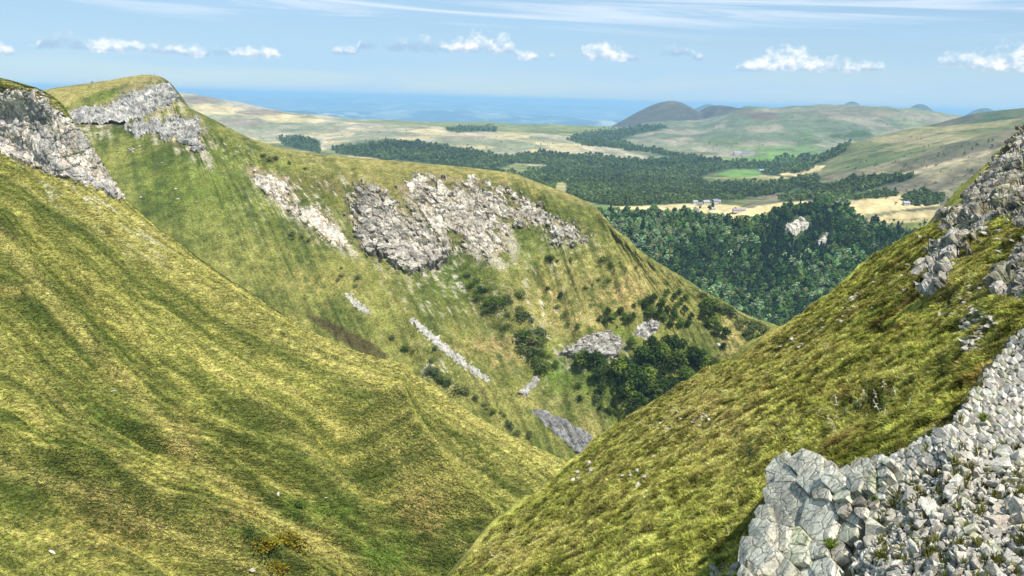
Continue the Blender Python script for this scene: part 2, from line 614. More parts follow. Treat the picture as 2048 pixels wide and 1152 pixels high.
def rock_mat(name, scale, crack=0.6, stretch=(1, 1, 1), bump_d=0.3, lichen=0.3, use_col=True, base=(0.4, 0.38, 0.33)):
    m, t = new_mat(name)
    out = t.node('ShaderNodeOutputMaterial')
    b = t.node('ShaderNodeBsdfPrincipled', {'Roughness': 0.9})
    b.inputs['Specular IOR Level'].default_value = 0.2
    tc = t.node('ShaderNodeTexCoord')
    oi = t.node('ShaderNodeObjectInfo')
    v = t.vmath('MULTIPLY', tc.outputs['Object'], stretch)
    if not use_col:
        v = t.vmath('ADD', v, t.node('ShaderNodeCombineXYZ', {0: t.math('MULTIPLY', oi.outputs['Random'], 91.0), 1: t.math('MULTIPLY', oi.outputs['Random'], 37.0), 2: 0.0}).outputs[0])
    n1 = t.node('ShaderNodeTexNoise', {'Vector': v, 'Scale': scale, 'Detail': 8.0, 'Roughness': 0.68})
    n2 = t.node('ShaderNodeTexNoise', {'Vector': v, 'Scale': scale * 5, 'Detail': 5.0, 'Roughness': 0.7})
    wv = t.vmath('ADD', v, t.vmath('MULTIPLY', n1.outputs[1], (0.5 / scale, 0.5 / scale, 0.5 / scale)))
    vo = t.node('ShaderNodeTexVoronoi', {'Vector': wv, 'Scale': scale * 1.3}, feature='DISTANCE_TO_EDGE')
    if use_col:
        c = t.node('ShaderNodeAttribute', attribute_name='col').outputs['Color']
    else:
        k = t.math('ADD', 0.66, t.math('MULTIPLY', oi.outputs['Random'], 0.55))
        hv = t.math('FRACT', t.math('MULTIPLY', oi.outputs['Random'], 17.3))
        base = t.mix(t.ramp(hv, 0.82, 1.0), t.mix(t.ramp(hv, 0.2, 0.0), base, (base[0] * .9, base[1] * .94, base[2] * .72)), (base[0] * .9, base[1] * .82, base[2] * .78))
        c = t.mix(1.0, base, t.node('ShaderNodeCombineXYZ', {0: k, 1: k, 2: t.math('MULTIPLY', k, 0.98)}).outputs[0], 'MULTIPLY')
    k = t.math('MULTIPLY', t.ramp(n1.outputs[0], 0.3, 0.7, 0.62, 1.3), t.ramp(n2.outputs[0], 0.3, 0.7, 0.72, 1.22))
    c = t.mix(1.0, c, t.node('ShaderNodeCombineXYZ', {0: k, 1: k, 2: k}).outputs[0], 'MULTIPLY')
    if lichen:
        n4 = t.node('ShaderNodeTexNoise', {'Vector': v, 'Scale': scale * 0.7, 'Detail': 6.0, 'Roughness': 0.7})
        c = t.mix(t.ramp(n4.outputs[0], 0.56, 0.68, 0.0, lichen), c, (0.30, 0.32, 0.13))
        n5 = t.node('ShaderNodeTexNoise', {'Vector': v, 'Scale': scale * 9, 'Detail': 3.0, 'Roughness': 0.7})
        c = t.mix(t.ramp(n5.outputs[0], 0.55, 0.64, 0.0, 0.75), c, (0.09, 0.085, 0.07))
    if crack > 1:
        c = t.mix(t.ramp(vo.outputs[0], 0.028, 0.0, 0.0, 0.9), c, (0.035, 0.03, 0.026))
    h = t.math('ADD', n1.outputs[0], t.math('MULTIPLY', n2.outputs[0], 0.35))
    if crack:
        h = t.math('ADD', h, t.math('MULTIPLY', t.ramp(vo.outputs[0], 0.0, 0.10), crack))
    bp = t.node('ShaderNodeBump', {'Strength': 0.65, 'Distance': bump_d, 'Height': h})
    t.l.new(c, b.inputs['Base Color'])
    t.l.new(bp.outputs[0], b.inputs['Normal'])
    t.l.new(b.outputs[0], out.inputs[0])
    return m


def leaf_mat(name, colr, var=0.4, inst=True, trans=0.25):
    """foliage: colour from the instance or a base colour, varied from plant to plant"""
    m, t = new_mat(name)
    out = t.node('ShaderNodeOutputMaterial')
    oi = t.node('ShaderNodeObjectInfo')
    if inst:
        c = t.node('ShaderNodeAttribute', attribute_name='tint', attribute_type='INSTANCER').outputs['Color']
    else:
        k = t.math('ADD', 1 - var, t.math('MULTIPLY', oi.outputs['Random'], 2 * var))
        hue = t.mix(oi.outputs['Random'], tuple(colr), (colr[0] * 1.5, colr[1] * 1.15, colr[2] * 0.8))
        c = t.mix(1.0, hue, t.node('ShaderNodeCombineXYZ', {0: k, 1: k, 2: k}).outputs[0], 'MULTIPLY')
    at = t.node('ShaderNodeAttribute', attribute_name='lv')
    kk = t.math('ADD', 0.6, t.math('MULTIPLY', at.outputs['Fac'], 0.8))
    c = t.mix(1.0, c, t.node('ShaderNodeCombineXYZ', {0: kk, 1: kk, 2: kk}).outputs[0], 'MULTIPLY')
    d = t.node('ShaderNodeBsdfDiffuse', {'Color': c, 'Roughness': 0.6})
    tr = t.node('ShaderNodeBsdfTranslucent', {'Color': c})
    mx = t.node('ShaderNodeMixShader', {0: trans, 1: d.outputs[0], 2: tr.outputs[0]})
    t.l.new(mx.outputs[0], out.inputs[0])
    return m


def plain_mat(name, colr, rough=0.8, var=0.15, scale=2.0):
    m, t = new_mat(name)
    out = t.node('ShaderNodeOutputMaterial')
    b = t.node('ShaderNodeBsdfPrincipled', {'Roughness': rough})
    tc = t.node('ShaderNodeTexCoord')
    n = t.node('ShaderNodeTexNoise', {'Vector': tc.outputs['Object'], 'Scale': scale, 'Detail': 5.0})
    k = t.ramp(n.outputs[0], 0.3, 0.7, 1 - var, 1 + var)
    c = t.mix(1.0, tuple(colr), t.node('ShaderNodeCombineXYZ', {0: k, 1: k, 2: k}).outputs[0], 'MULTIPLY')
    t.l.new(c, b.inputs['Base Color'])
    t.l.new(b.outputs[0], out.inputs[0])
    return m


M_R = ground_mat('turf_near', 9.0, 1.6, 0.45, 0.8, 0.08)
M_L = ground_mat('turf_slope', 1.5, 0.4, 0.65, 1.0, 0.7, stretch=(.22, .22, 1.9))
M_B = ground_mat('turf_ridge', 0.8, 0.16, 0.5, 0.9, 1.2, mid=0.2)
M_V = ground_mat('valley_cover', 0.05, 0.012, 0.25, 0.5, 6.0, mid=0.2)
M_F = ground_mat('far_land', 0.004, 0.0009, 0.25, 0.2, 20.0, mid=0.2)
M_CLIFF = rock_mat('cliff_rock', 0.22, 0.8, (1.4, 1.4, 0.5), 1.0, 0.12)
M_CRAG = rock_mat('crag_rock', 1.1, 0.6, (1.2, 1.2, 0.7), 0.25, 0.45)
M_SLAB = rock_mat('slab_rock', 0.5, 0.5, (1, 1, 1), 0.5, 0.0)
M_STONE = rock_mat('stone', 3.0, 0.0, (1, 1, 1), 0.05, 0.35, False, (0.50, 0.47, 0.41))
M_BLOCK = rock_mat('block', 2.0, 1.3, (1, 1, 1), 0.05, 0.55, False, (0.52, 0.50, 0.41))
M_BOULDER = rock_mat('boulder', 0.9, 0.3, (1, 1, 1), 0.2, 0.1, False, (0.46, 0.43, 0.37))
M_GRASS = leaf_mat('grass_blades', None, inst=True, trans=0.3)
M_CANOPY = leaf_mat('canopy_leaves', None, inst=True, trans=0.15)
M_BARK = plain_mat('bark', (0.07, 0.055, 0.04))

# ------------------------------------------------------------------ near left spur (grassy flank)
def invplane(*pts):
    A = np.array([[a[0], a[1], 1] for a in pts], float)
    c = np.linalg.solve(A, [1 / a[2] for a in pts])
    return lambda x, y: 1 / (c[0] * x + c[1] * y + c[2])

gL = invplane((250, 400, 355), (1145, 935, 285), (0, 1152, 185))
Llines = [
    [(-200, 130), (60, 181), (150, 262), (250, 400), (420, 530), (620, 660), (835, 782), (1010, 872), (1145, 935), (1400, 1085)],
    [(-200, 270), (0, 300), (110, 372), (230, 440), (380, 545), (560, 660), (740, 755), (900, 850), (1060, 945), (1250, 1090)],
    [(-200, 400), (0, 440), (110, 530), (240, 650), (380, 760), (540, 860), (690, 940), (840, 1010), (980, 1080), (1130, 1200)],
    [(-200, 560), (0, 640), (120, 740), (240, 840), (360, 920), (500, 1000), (640, 1070), (780, 1140), (900, 1200), (1030, 1300)],
    [(-200, 780), (0, 850), (110, 920), (230, 990), (340, 1050), (460, 1110), (590, 1180), (720, 1250), (840, 1320), (950, 1400)],
    [(-250, 1050), (-100, 1120), (20, 1170), (140, 1220), (260, 1280), (380, 1340), (510, 1400), (640, 1460), (760, 1520), (860, 1600)],
    [(-300, 1400), (-200, 1450), (-80, 1500), (40, 1550), (160, 1600), (280, 1650), (410, 1700), (540, 1750), (660, 1800), (760, 1850)]]
cl = []
for k, ln in enumerate(Llines):
    row = []
    for (x, y) in ln:
        d = gL(x, y)
        if k == 0: d *= 1.03
        if y < 300 and k < 2: d = min(d, 352 if k == 0 else 335)
        row.append(PW(x, y, max(d, 90)))
    cl.append(row)
cl = np.array(cl)
sk1 = cl[0] + np.array([3, 7, -8.0]); sk2 = cl[0] + np.array([14, 50, -66.0]); sk3 = cl[0] + np.array([30, 110, -130.0])
CL_ = np.concatenate([[sk3, sk2, sk1], cl], 0)
Q1 = [(0, 470), (60, 545), (120, 620), (240, 755), (330, 850), (420, 945), (560, 1045), (740, 1150)]
Q2 = [(-50, 905), (0, 928), (90, 960), (200, 985), (300, 1045), (450, 1110), (600, 1180)]
Q3 = [(180, 420), (300, 505), (430, 588), (530, 650), (620, 700), (700, 742), (790, 772)]
Q4 = [(775, 860), (800, 930), (840, 1010), (880, 1065), (950, 1115)]
Q5 = [(330, 640), (470, 760), (600, 880), (720, 1000), (800, 1110)]
Q6 = [(0, 690), (120, 800), (220, 900), (350, 1000), (470, 1090)]


def L_disp(P, px, py, tr, tc):
    f = np.exp(-((tr - 3) / 0.35) ** 2) * 0.6
    st = fbm(np.stack([tr * 2.6, tc * 0.35, 0 * tr], -1), 3, 4, 0.55)
    h = 5.2 * st * np.clip((tr - 3.1), 0, 1)
    h += 9.0 * rib_mask(px, py, Q1, 36) + 11.0 * rib_mask(px, py, Q2, 42) + 3.2 * line_mask(px, py, Q3, 20) + 19.0 * rib_mask(px, py, Q4, 60)
    h -= 11.0 * line_mask(px, py, [(x - 90, y + 10) for x, y in Q4], 55) + 4.0 * line_mask(px, py, [(x + 10, y + 60) for x, y in Q2], 40)
    h -= 4.0 * line_mask(px, py, [(x + 60, y + 20) for x, y in Q1], 40) + 1.4 * line_mask(px, py, [(x + 46, y - 10) for x, y in Q3], 26) + 2.5 * line_mask(px, py, [(x - 50, y + 30) for x, y in Q1], 34)
    h += 4.0 * rib_mask(px, py, Q5, 30) + 4.0 * rib_mask(px, py, Q6, 28)
    h += 0.6 * fbm(P * 0.06, 5, 4)
    h += 0.22 * fbm(P * np.array([0.35, 0.35, 1.6]), 6, 3)
    h += 0.10 * fbm(P * 0.9, 7, 2)
    return h


G_DARK = np.array([0.066, 0.084, 0.014]); G_MID = np.array([0.196, 0.194, 0.044]); G_YEL = np.array([0.37, 0.32, 0.100])
G_TAN = np.array([0.33, 0.245, 0.085]); G_BRN = np.array([0.085, 0.062, 0.022]); G_LUSH = np.array([0.075, 0.115, 0.016])


def L_col(P, px, py, tr, tc, h):
    s1 = fbm(np.stack([tr * 5.0, tc * 0.5, 0 * tr + 2], -1), 11, 5, 0.6)
    s2 = fbm(np.stack([tr * 16.0, tc * 1.2, 0 * tr + 5], -1), 12, 4, 0.6)
    b = fbm(P * 0.045, 13, 4, 0.55)
    ter = fbm(P * np.array([0.22, 0.22, 1.1]), 14, 3, 0.6)
    fine = fbm(P * 0.5, 15, 3, 0.7)
    c = lerp(G_DARK, G_MID, sstep(0.60 * s1 + 0.28 * s2 + 0.14 * b + 0.12 * ter, -0.42, 0.40))
    yel = sstep(0.6 * s1 + 0.35 * s2 + 0.12 * fine + 0.2 * ter, 0.08, 0.7) * 0.6
    nz = 0.75 + 0.5 * fine + 0.4 * s2
    up = np.exp(-((tr - 3.55) / 0.55) ** 2) * sstep(px, -100, 100)
    yel = np.maximum(yel, np.clip(up * (0.72 + 0.6 * s2 + 0.4 * fine), 0, 0.95))
    for q, w, a in ((Q1, 15, .8), (Q2, 15, .7), (Q3, 26, .75), (Q4, 16, .5), (Q5, 16, .35), (Q6, 14, .35)):
        yel = np.maximum(yel, np.clip(line_mask(px, py, q, w) * a * nz, 0, 1))
    yel = np.maximum(yel, np.clip(sstep(px, 640, 1000) * sstep(py, 1050, 850) * (0.45 + 0.5 * s2 + .4 * fine), 0, .6))
    c = lerp(c, G_YEL, yel)
    tan = np.zeros(px.shape)
    for x, y, rx, ry, a in ((365, 880, 30, 50, .8), (850, 1020, 45, 55, .9), (230, 1060, 120, 60, .5), (470, 1040, 80, 40, .6), (180, 990, 60, 30, .5), (610, 1080, 60, 40, .4), (20, 580, 50, 14, .5), (230, 750, 40, 20, .5)):
        tan = np.maximum(tan, a * np.exp(-((px - x) / rx) ** 2 - ((py - y) / ry) ** 2))
    c = lerp(c, G_TAN, np.clip(tan * (0.6 + 0.9 * ter + 0.6 * fine), 0, .85))
    lush = np.zeros(px.shape)
    for x, y, rx, ry, a in ((610, 1020, 70, 26, .9), (700, 1030, 45, 40, .8), (780, 1100, 60, 45, .9), (560, 1090, 45, 22, .8), (480, 1060, 70, 20, .8), (400, 1020, 40, 20, .7), (900, 1090, 30, 40, .7), (200, 830, 60, 60, .4)):
        lush = np.maximum(lush, a * np.exp(-((px - x) / rx) ** 2 - ((py - y) / ry) ** 2))
    c = lerp(c, G_LUSH, np.clip(lush * (0.9 + 1.2 * b + 0.6 * fine), 0, .95))
    # worn pale tracks fanning down from the cliff foot
    tr1 = sstep(ridged(np.stack([tr * 9, tc * 1.1, 0 * tr], -1), 18, 2), 1.0, 1.35) * np.exp(-((tr - 3.75) / 0.4) ** 2) * sstep(px, 420, 250)
    c = lerp(c, np.array([0.50, 0.45, 0.32]), np.clip(tr1 * (1.1 + 1.2 * fine), 0, .95))
    c = c * (1.0 + 0.24 * ter + 0.08 * fine)[..., None]
    return c


trL = np.concatenate([np.linspace(0, 2.7, 14), np.linspace(2.74, 8.2, 460), np.linspace(8.3, 9, 6)])
L = landform('near_left_hillside', CL_, trL, np.linspace(0, 9, 460), L_disp, L_col, M_L, 2)

# ------------------------------------------------------------------ right slope (near)
gR = invplane((2000, 310, 116), (1250, 850, 108), (1600, 1000, 31))
Rs = [(620, 1420), (910, 1152), (1080, 995), (1250, 850), (1430, 738), (1600, 640), (1750, 525), (1868, 452), (1925, 420), (1965, 372), (2003, 318), (2058, 262), (2180, 150)]
Rn = [(1000, 1900), (1330, 1600), (1500, 1500), (1650, 1420), (1800, 1350), (1950, 1280), (2080, 1200), (2180, 1120), (2250, 1040), (2320, 960), (2400, 880), (2480, 800), (2600, 700)]
rows = []
for t in (0.0, 0.04, 0.12, 0.28, 0.5, 0.75, 1.0):
    row = []
    for a, b in zip(Rs, Rn):
        x = a[0] + (b[0] - a[0]) * t
        y = a[1] + (b[1] - a[1]) * t
        inv = 1 / gR(x, y)
        d = 1 / max(inv, 0.0085)
        if t == 0: d *= 1.02
        row.append(PW(x, y, max(d, 7.5)))
    rows.append(row)
rows = np.array(rows)
rows_R = rows
s1 = rows[0] + np.array([-3, 2.6, -4.2]); s2 = rows[0] + np.array([-22, 14, -38.0]); s3 = rows[0] + np.array([-80, 45, -130.0])
CR_ = np.concatenate([[s3, s2, s1], rows], 0)
STREAK = [(1180, 1152), (1350, 1040), (1520, 930), (1700, 830), (1850, 740), (1960, 660)]


def R_disp(P, px, py, tr, tc):
    h = 0.9 * fbm(P * 0.09, 21, 3) + 0.42 * fbm(P * 0.40, 22, 3)
    lump = 1 - np.minimum(worley(P * np.array([1.5, 1.5, 1.5]), 23)[0], 1.0)
    h += 0.22 * lump + 0.05 * fbm(P * 3.0, 24, 2)
    h -= 0.5 * line_mask(px, py, STREAK, 40)
    return h


def R_col(P, px, py, tr, tc, h):
    b = fbm(P * 0.12, 31, 4, 0.6)
    f = fbm(P * 1.6, 32, 3, 0.65)
    s = fbm(np.stack([tr * 7, tc * 0.7, 0 * tr], -1), 33, 4, 0.6)
    c = lerp(np.array([0.075, 0.082, 0.016]), np.array([0.205, 0.21, 0.042]), sstep(0.5 * b + 0.5 * s + 0.5 * f, -0.5, 0.45))
    y = np.clip(line_mask(px, py, STREAK, 46) * (0.5 + 0.5 * f), 0, .7)
    c = lerp(c, np.array([0.23, 0.24, 0.055]), y)
    dry = np.zeros(px.shape)
    for x, yy, rx, ry, a in ((1390, 830, 150, 110, .8), (1560, 690, 110, 50, .6), (1250, 960, 90, 70, .5), (1100, 1080, 90, 40, .6), (1720, 780, 130, 50, .3), (1000, 1110, 90, 50, .7), (1900, 560, 90, 60, .5)):
        dry = np.maximum(dry, a * np.exp(-((px - x) / rx) ** 2 - ((py - yy) / ry) ** 2))
    c = lerp(c, np.array([0.28, 0.205, 0.085]), np.clip(dry * (0.45 + 1.1 * f + 0.5 * b), 0, .7))
    red = sstep(fbm(P * 0.35, 35, 4, 0.6), 0.28, 0.6) * 0.5 * sstep(px, 1300, 1700)
    c = lerp(c, np.array([0.15, 0.085, 0.03]), red)
    gr = sstep(px, 1500, 1700) * sstep(py, 860, 980) * 0.4
    c = lerp(c, np.array([0.10, 0.12, 0.012]), gr)
    # bare earth between the stones of the scree
    m = sstep(sdist(px, py, SCREE_OUT), -6, 14)
    c = lerp(c, np.array([0.085, 0.078, 0.062]), m)
    return c * (1.42 + 0.4 * f)[..., None]


SCREE_OUT = [(1440, 1300), (1470, 1152), (1500, 1090), (1530, 1020), (1550, 960), (1560, 925), (1590, 908), (1640, 920), (1680, 940), (1720, 930), (1770, 915), (1830, 890), (1900, 855),
             (1925, 815), (1950, 775), (1985, 730), (2010, 690), (2048, 650), (2400, 300), (2800, 900), (2400, 1500)]
trR = np.concatenate([np.linspace(0, 2.7, 12), np.linspace(2.72, 7, 300), np.linspace(7.03, 8.6, 110), np.linspace(8.65, 9, 5)])
R = landform('near_right_hillside', CR_, trR, np.linspace(0, 12, 440), R_disp, R_col, M_R, 2)

# ------------------------------------------------------------------ main ridge with the cliffs
gB = invplane((640, 308, 655), (835, 782, 505), (1400, 600, 560))
Bt = [(-160, 225), (90, 181), (200, 164), (312, 151), (352, 200), (425, 240), (520, 285), (640, 309), (800, 326), (1000, 346), (1070, 366), (1180, 410), (1215, 446), (1280, 502), (1350, 546), (1420, 590), (1500, 634), (1590, 668), (1720, 740)]
Bb = [(-160, 560), (60, 480), (250, 520), (440, 580), (570, 670), (690, 745), (800, 800), (980, 880), (1110, 950), (1230, 960), (1300, 900), (1380, 830), (1430, 800), (1475, 775), (1520, 755), (1560, 742), (1610, 732), (1670, 735), (1780, 800)]
rows = []
for t in (0.0, 0.06, 0.18, 0.35, 0.55, 0.78, 1.0):
    row = []
    for k, (a, b) in enumerate(zip(Bt, Bb)):
        bow = 14 * math.sin(math.pi * t) * math.sin(math.pi * k / 18)
        x = a[0] + (b[0] - a[0]) * t + bow
        y = a[1] + (b[1] - a[1]) * t - 0.3 * bow
        d = gB(x, y)
        if t == 0: d *= 1.025
        if x < 420: d *= 1 + 0.07 * min(1, (420 - x) / 150) * (1 - t)
        row.append(PW(x, y, d))
    rows.append(row)
rows = np.array(rows)
s1 = rows[0] + np.array([4, 34, -9.0]); s2 = rows[0] + np.array([20, 150, -80.0])
s1[:8] += np.array([0, 0, -8.0]); s2[:8] += np.array([0, 0, -40.0]); s3 = rows[0] + np.array([40, 330, -230.0])
s1[12:] += np.array([14, -25, -10.0]); s2[12:] += np.array([50, -60, -10.0])
b1 = rows[-1] + np.array([0, -14, -22.0])
CB_ = np.concatenate([[s3, s2, s1], rows, [b1]], 0)
SPUR1 = [(1195, 480), (1260, 560), (1330, 620), (1400, 680), (1450, 720)]
SPUR2 = [(1000, 560), (1060, 640), (1110, 700), (1180, 660)]
GUL1 = [(880, 530), (960, 640), (1040, 730), (1110, 790)]
GUL2 = [(1080, 560), (1110, 640), (1140, 720), (1180, 790), (1240, 850)]


def B_disp(P, px, py, tr, tc):
    f = np.clip(tr - 3.0, 0, 1)
    st = ridged(np.stack([tc * 2.4 + 0.25 * tr, tr * 0.25, 0 * tr], -1), 41, 4, 0.5)
    right = sstep(px, 650, 1000) * (1 - .9 * sstep(px, 1230, 1380)) - .25 * sstep(px, 1230, 1380)
    h = (1.6 + 2.6 * right) * (st - 0.5) * f
    h += 2.5 * fbm(P * 0.016, 42, 4) * f + 0.8 * fbm(P * 0.07, 43, 3) * (0.3 + f) + 0.25 * fbm(P * 0.3, 44, 3)
    h += 4 * line_mask(px, py, SPUR1, 26) + 2.5 * line_mask(px, py, SPUR2, 20)
    h -= 5 * line_mask(px, py, GUL1, 26) + 5 * line_mask(px, py, GUL2, 24)
    # hollow under the big cliff band
    h -= 6 * np.exp(-((px - 880) / 190) ** 2 - ((py - 440) / 60) ** 2)
    return h


def ell(px, py, lst):
    m = np.zeros(px.shape)
    for x, y, rx, ry, a in lst:
        m = np.maximum(m, a * np.exp(-((px - x) / rx) ** 2 - ((py - y) / ry) ** 2))
    return m


CLIFFS = [[(118, 228), (210, 216), (262, 178), (318, 156), (348, 180), (338, 212), (258, 240), (190, 250)], [(253, 252), (335, 243), (396, 240), (401, 306), (335, 274)],
          [(497, 338), (575, 362), (602, 428), (560, 405)], [(606, 420), (645, 425), (690, 482), (628, 462)], [(700, 388), (750, 378), (830, 448), (898, 495), (868, 537), (795, 534), (722, 494)],
          [(806, 372), (845, 358), (940, 362), (1006, 374), (1098, 436), (1020, 446), (1002, 504), (905, 488), (840, 440)], [(1096, 446), (1152, 452), (1176, 480), (1112, 480)], [(1120, 708), (1205, 666), (1244, 690), (1190, 714)]]


def in_polys(px, py, polys):
    sd = np.full(np.shape(px), -1e9)
    for p in polys:
        sd = np.maximum(sd, sdist(np.asarray(px, float), np.asarray(py, float), p))
    return sd


def B_col(P, px, py, tr, tc, h):
    b = fbm(P * 0.02, 51, 4, 0.6)
    f = fbm(P * 0.16, 52, 4, 0.7)
    s = fbm(np.stack([tc * 7 + 0.4 * tr, tr * 0.6, 0 * tr], -1), 53, 5, 0.6)
    c = lerp(np.array([0.055, 0.074, 0.014]), np.array([0.150, 0.152, 0.036]), sstep(0.5 * b + 0.45 * s + 0.18 * f, -0.5, 0.4))
    y = sstep(0.5 * s + 0.3 * b + 0.4 * f, 0.1, 0.8) * 0.5
    # dry crest
    yt = np.exp(-((tr - 3.0) / 0.9) ** 2) * sstep(px, 380, 560) * sstep(px, 1500, 1200)
    y = np.maximum(y, np.clip(yt * (0.75 + 0.5 * f + 0.4 * s), 0, .85))
    y = np.maximum(y, np.clip(ell(px, py, ((720, 360, 70, 26, .9), (1280, 560, 90, 60, .6), (1180, 540, 90, 60, .5), (1150, 620, 120, 60, .5), (1000, 700, 70, 30, .6), (960, 780, 60, 30, .4), (1460, 650, 40, 40, .7), (1200, 850, 60, 30, .8), (1100, 800, 80, 30, .6))) * (0.8 + f + 0.7 * s), 0, .85))
    # top meadow
    top = sstep(sdist(px, py, [(60, 200), (90, 178), (312, 146), (318, 156), (240, 172), (190, 188), (120, 215), (60, 215)]), -4, 4)
    y = np.maximum(y, top * .85)
    c = lerp(c, np.array([0.24, 0.205, 0.068]), y)
    tan = ell(px, py, ((1240, 590, 60, 40, .6), (1130, 640, 40, 40, .5), (980, 690, 60, 16, .8), (1010, 720, 30, 14, .7), (1200, 640, 30, 30, .6), (1360, 770, 30, 12, .9), (1470, 690, 30, 40, .5), (640, 560, 60, 20, .3), (1100, 600, 60, 60, .35)))
    c = lerp(c, np.array([0.30, 0.215, 0.085]), np.clip(tan * (0.6 + 1.4 * f), 0, .8))
    lush = ell(px, py, ((870, 540, 40, 16, .9), (920, 570, 60, 40, .5), (1120, 740, 40, 60, .7), (1230, 680, 60, 40, .6), (1200, 760, 60, 50, .6), (1110, 470, 50, 40, .5), (1050, 480, 40, 30, .6), (420, 360, 160, 90, .5), (240, 195, 60, 14, .8), (1240, 840, 40, 24, .6)))
    c = lerp(c, np.array([0.075, 0.125, 0.012]), np.clip(lush * (0.8 + 0.9 * s + 0.6 * f), 0, .9))
    brn = ell(px, py, ((630, 370, 80, 26, .8), (760, 420, 90, 60, .5), (900, 430, 130, 60, .45), (830, 380, 60, 30, .4), (560, 360, 50, 16, .6), (1040, 450, 80, 40, .4), (960, 610, 70, 50, .3)))
    c = lerp(c, np.array([0.085, 0.070, 0.022]), np.clip(brn * (0.8 + 0.8 * s + 0.9 * f), 0, .9))
    hea = sstep(sdist(px, py, [(600, 626), (650, 636), (720, 672), (775, 710), (768, 722), (720, 705), (660, 668)]) + 5 * f, -3, 4)
    c = lerp(c, np.array([0.055, 0.046, 0.016]), hea * .95)
    ck = in_polys(px, py, CLIFFS)
    earth = np.exp(-(np.maximum(-ck, 0) / 9) ** 2) * (.55 + .9 * f + .6 * s)
    c = lerp(c, np.array([.20, .155, .085]), np.clip(earth, 0, .8))
    fan = sstep(s + .5 * f, .05, .5) * np.exp(-(np.maximum(-in_polys(px - 16, py - 22, CLIFFS), 0) / 12) ** 2)
    c = lerp(c, np.array([.36, .32, .25]), np.clip(fan * .7, 0, .8))
    # small pale stones and thin scree threads
    thr = sstep(ridged(np.stack([tc * 9 + 0.5 * tr, tr * 1.0, 0 * tr], -1), 57, 3), 1.12, 1.4) * sstep(f, -0.1, 0.4) * ell(px, py, ((620, 400, 120, 60, .8), (900, 560, 120, 80, .8), (1090, 620, 60, 120, .8), (450, 300, 60, 40, .6), (860, 740, 60, 40, .7)))
    c = lerp(c, np.array([0.42, 0.38, 0.30]), np.clip(thr, 0, .9))
    return c * (1.1 + 0.24 * f + 0.12 * b)[..., None]


trB = np.concatenate([np.linspace(0, 2.6, 16), np.linspace(2.65, 9, 330), np.linspace(9.1, 10, 6)])
B = landform('main_ridge', CB_, trB, np.linspace(0, 18, 620), B_disp, B_col, M_B, 2)

# ------------------------------------------------------------------ valley floor, forest hillside, hills, plain
def lattice(rows):
    return np.array([[PW(x, y, d) for (x, y, d) in r] for r in rows])


# valley sheet in world coordinates (relative to camera height)
ds = [1400, 1450, 1530, 1750, 2000, 2400, 3000, 3700, 4500, 5300, 6200, 7200, 8600, 11000, 15000]
zs = [-330, -280, -212, -200, -206, -216, -222, -215, -200, -185, -176, -215, -400, -820, -903]
xf = [-0.95, -0.75, -0.55, -0.4, -0.25, -0.1, 0.05, 0.2, 0.35, 0.5, 0.65, 0.8, 1.0]
CV_ = np.array([[(d * a, d, 900 + z) for a in xf] for d, z in zip(ds, zs)], float)

WOODS = [
    [(665, 300), (740, 284), (830, 281), (900, 292), (950, 302), (1010, 312), (1060, 306), (1120, 306), (1200, 313), (1290, 320), (1340, 316), (1300, 304), (1240, 296), (1170, 290), (1135, 280), (1150, 270), (1200, 262), (1250, 256), (1325, 248), (1338, 256), (1270, 270), (1240, 280), (1290, 295), (1370, 308), (1420, 318), (1450, 324), (1530, 324), (1570, 316), (1640, 312), (1650, 328), (1620, 332), (1520, 336), (1470, 338), (1420, 346), (1400, 356), (1420, 364), (1480, 364), (1530, 366), (1580, 358), (1640, 350), (1640, 368), (1560, 386), (1480, 398), (1400, 404), (1330, 410), (1250, 412), (1195, 409), (1150, 396), (1100, 378), (1060, 358), (1000, 345), (900, 332), (800, 322), (700, 310)],
    [(1560, 394), (1640, 378), (1700, 360), (1790, 352), (1840, 350), (1810, 364), (1740, 378), (1680, 392), (1620, 400), (1560, 402)],
    [(890, 256), (930, 251), (990, 254), (992, 262), (940, 264), (895, 262)], [(555, 278), (600, 272), (640, 282), (638, 304), (600, 300), (570, 290)],
    [(1480, 335), (1640, 312), (1700, 285), (1690, 300), (1650, 325), (1610, 345), (1540, 352)],
    [(1640, 405), (1700, 395), (1790, 388), (1800, 394), (1720, 400), (1660, 408)],
    [(1800, 398), (1850, 385), (1890, 395), (1880, 410), (1830, 412)]]
CLEAR = [[(1000, 338), (1030, 326), (1092, 328), (1096, 338), (1050, 346), (1010, 348)], [(1108, 366), (1130, 362), (1136, 380), (1120, 390), (1108, 384)], [(1425, 350), (1475, 337), (1520, 340), (1525, 352), (1470, 356), (1430, 360)]]


def V_disp(P, px, py, tr, tc):
    d = np.linalg.norm(P - CAM, axis=-1)
    return 14 * fbm(P * 0.0016, 61, 4) * sstep(d, 1500, 2500) * sstep(d, 12000, 8000)


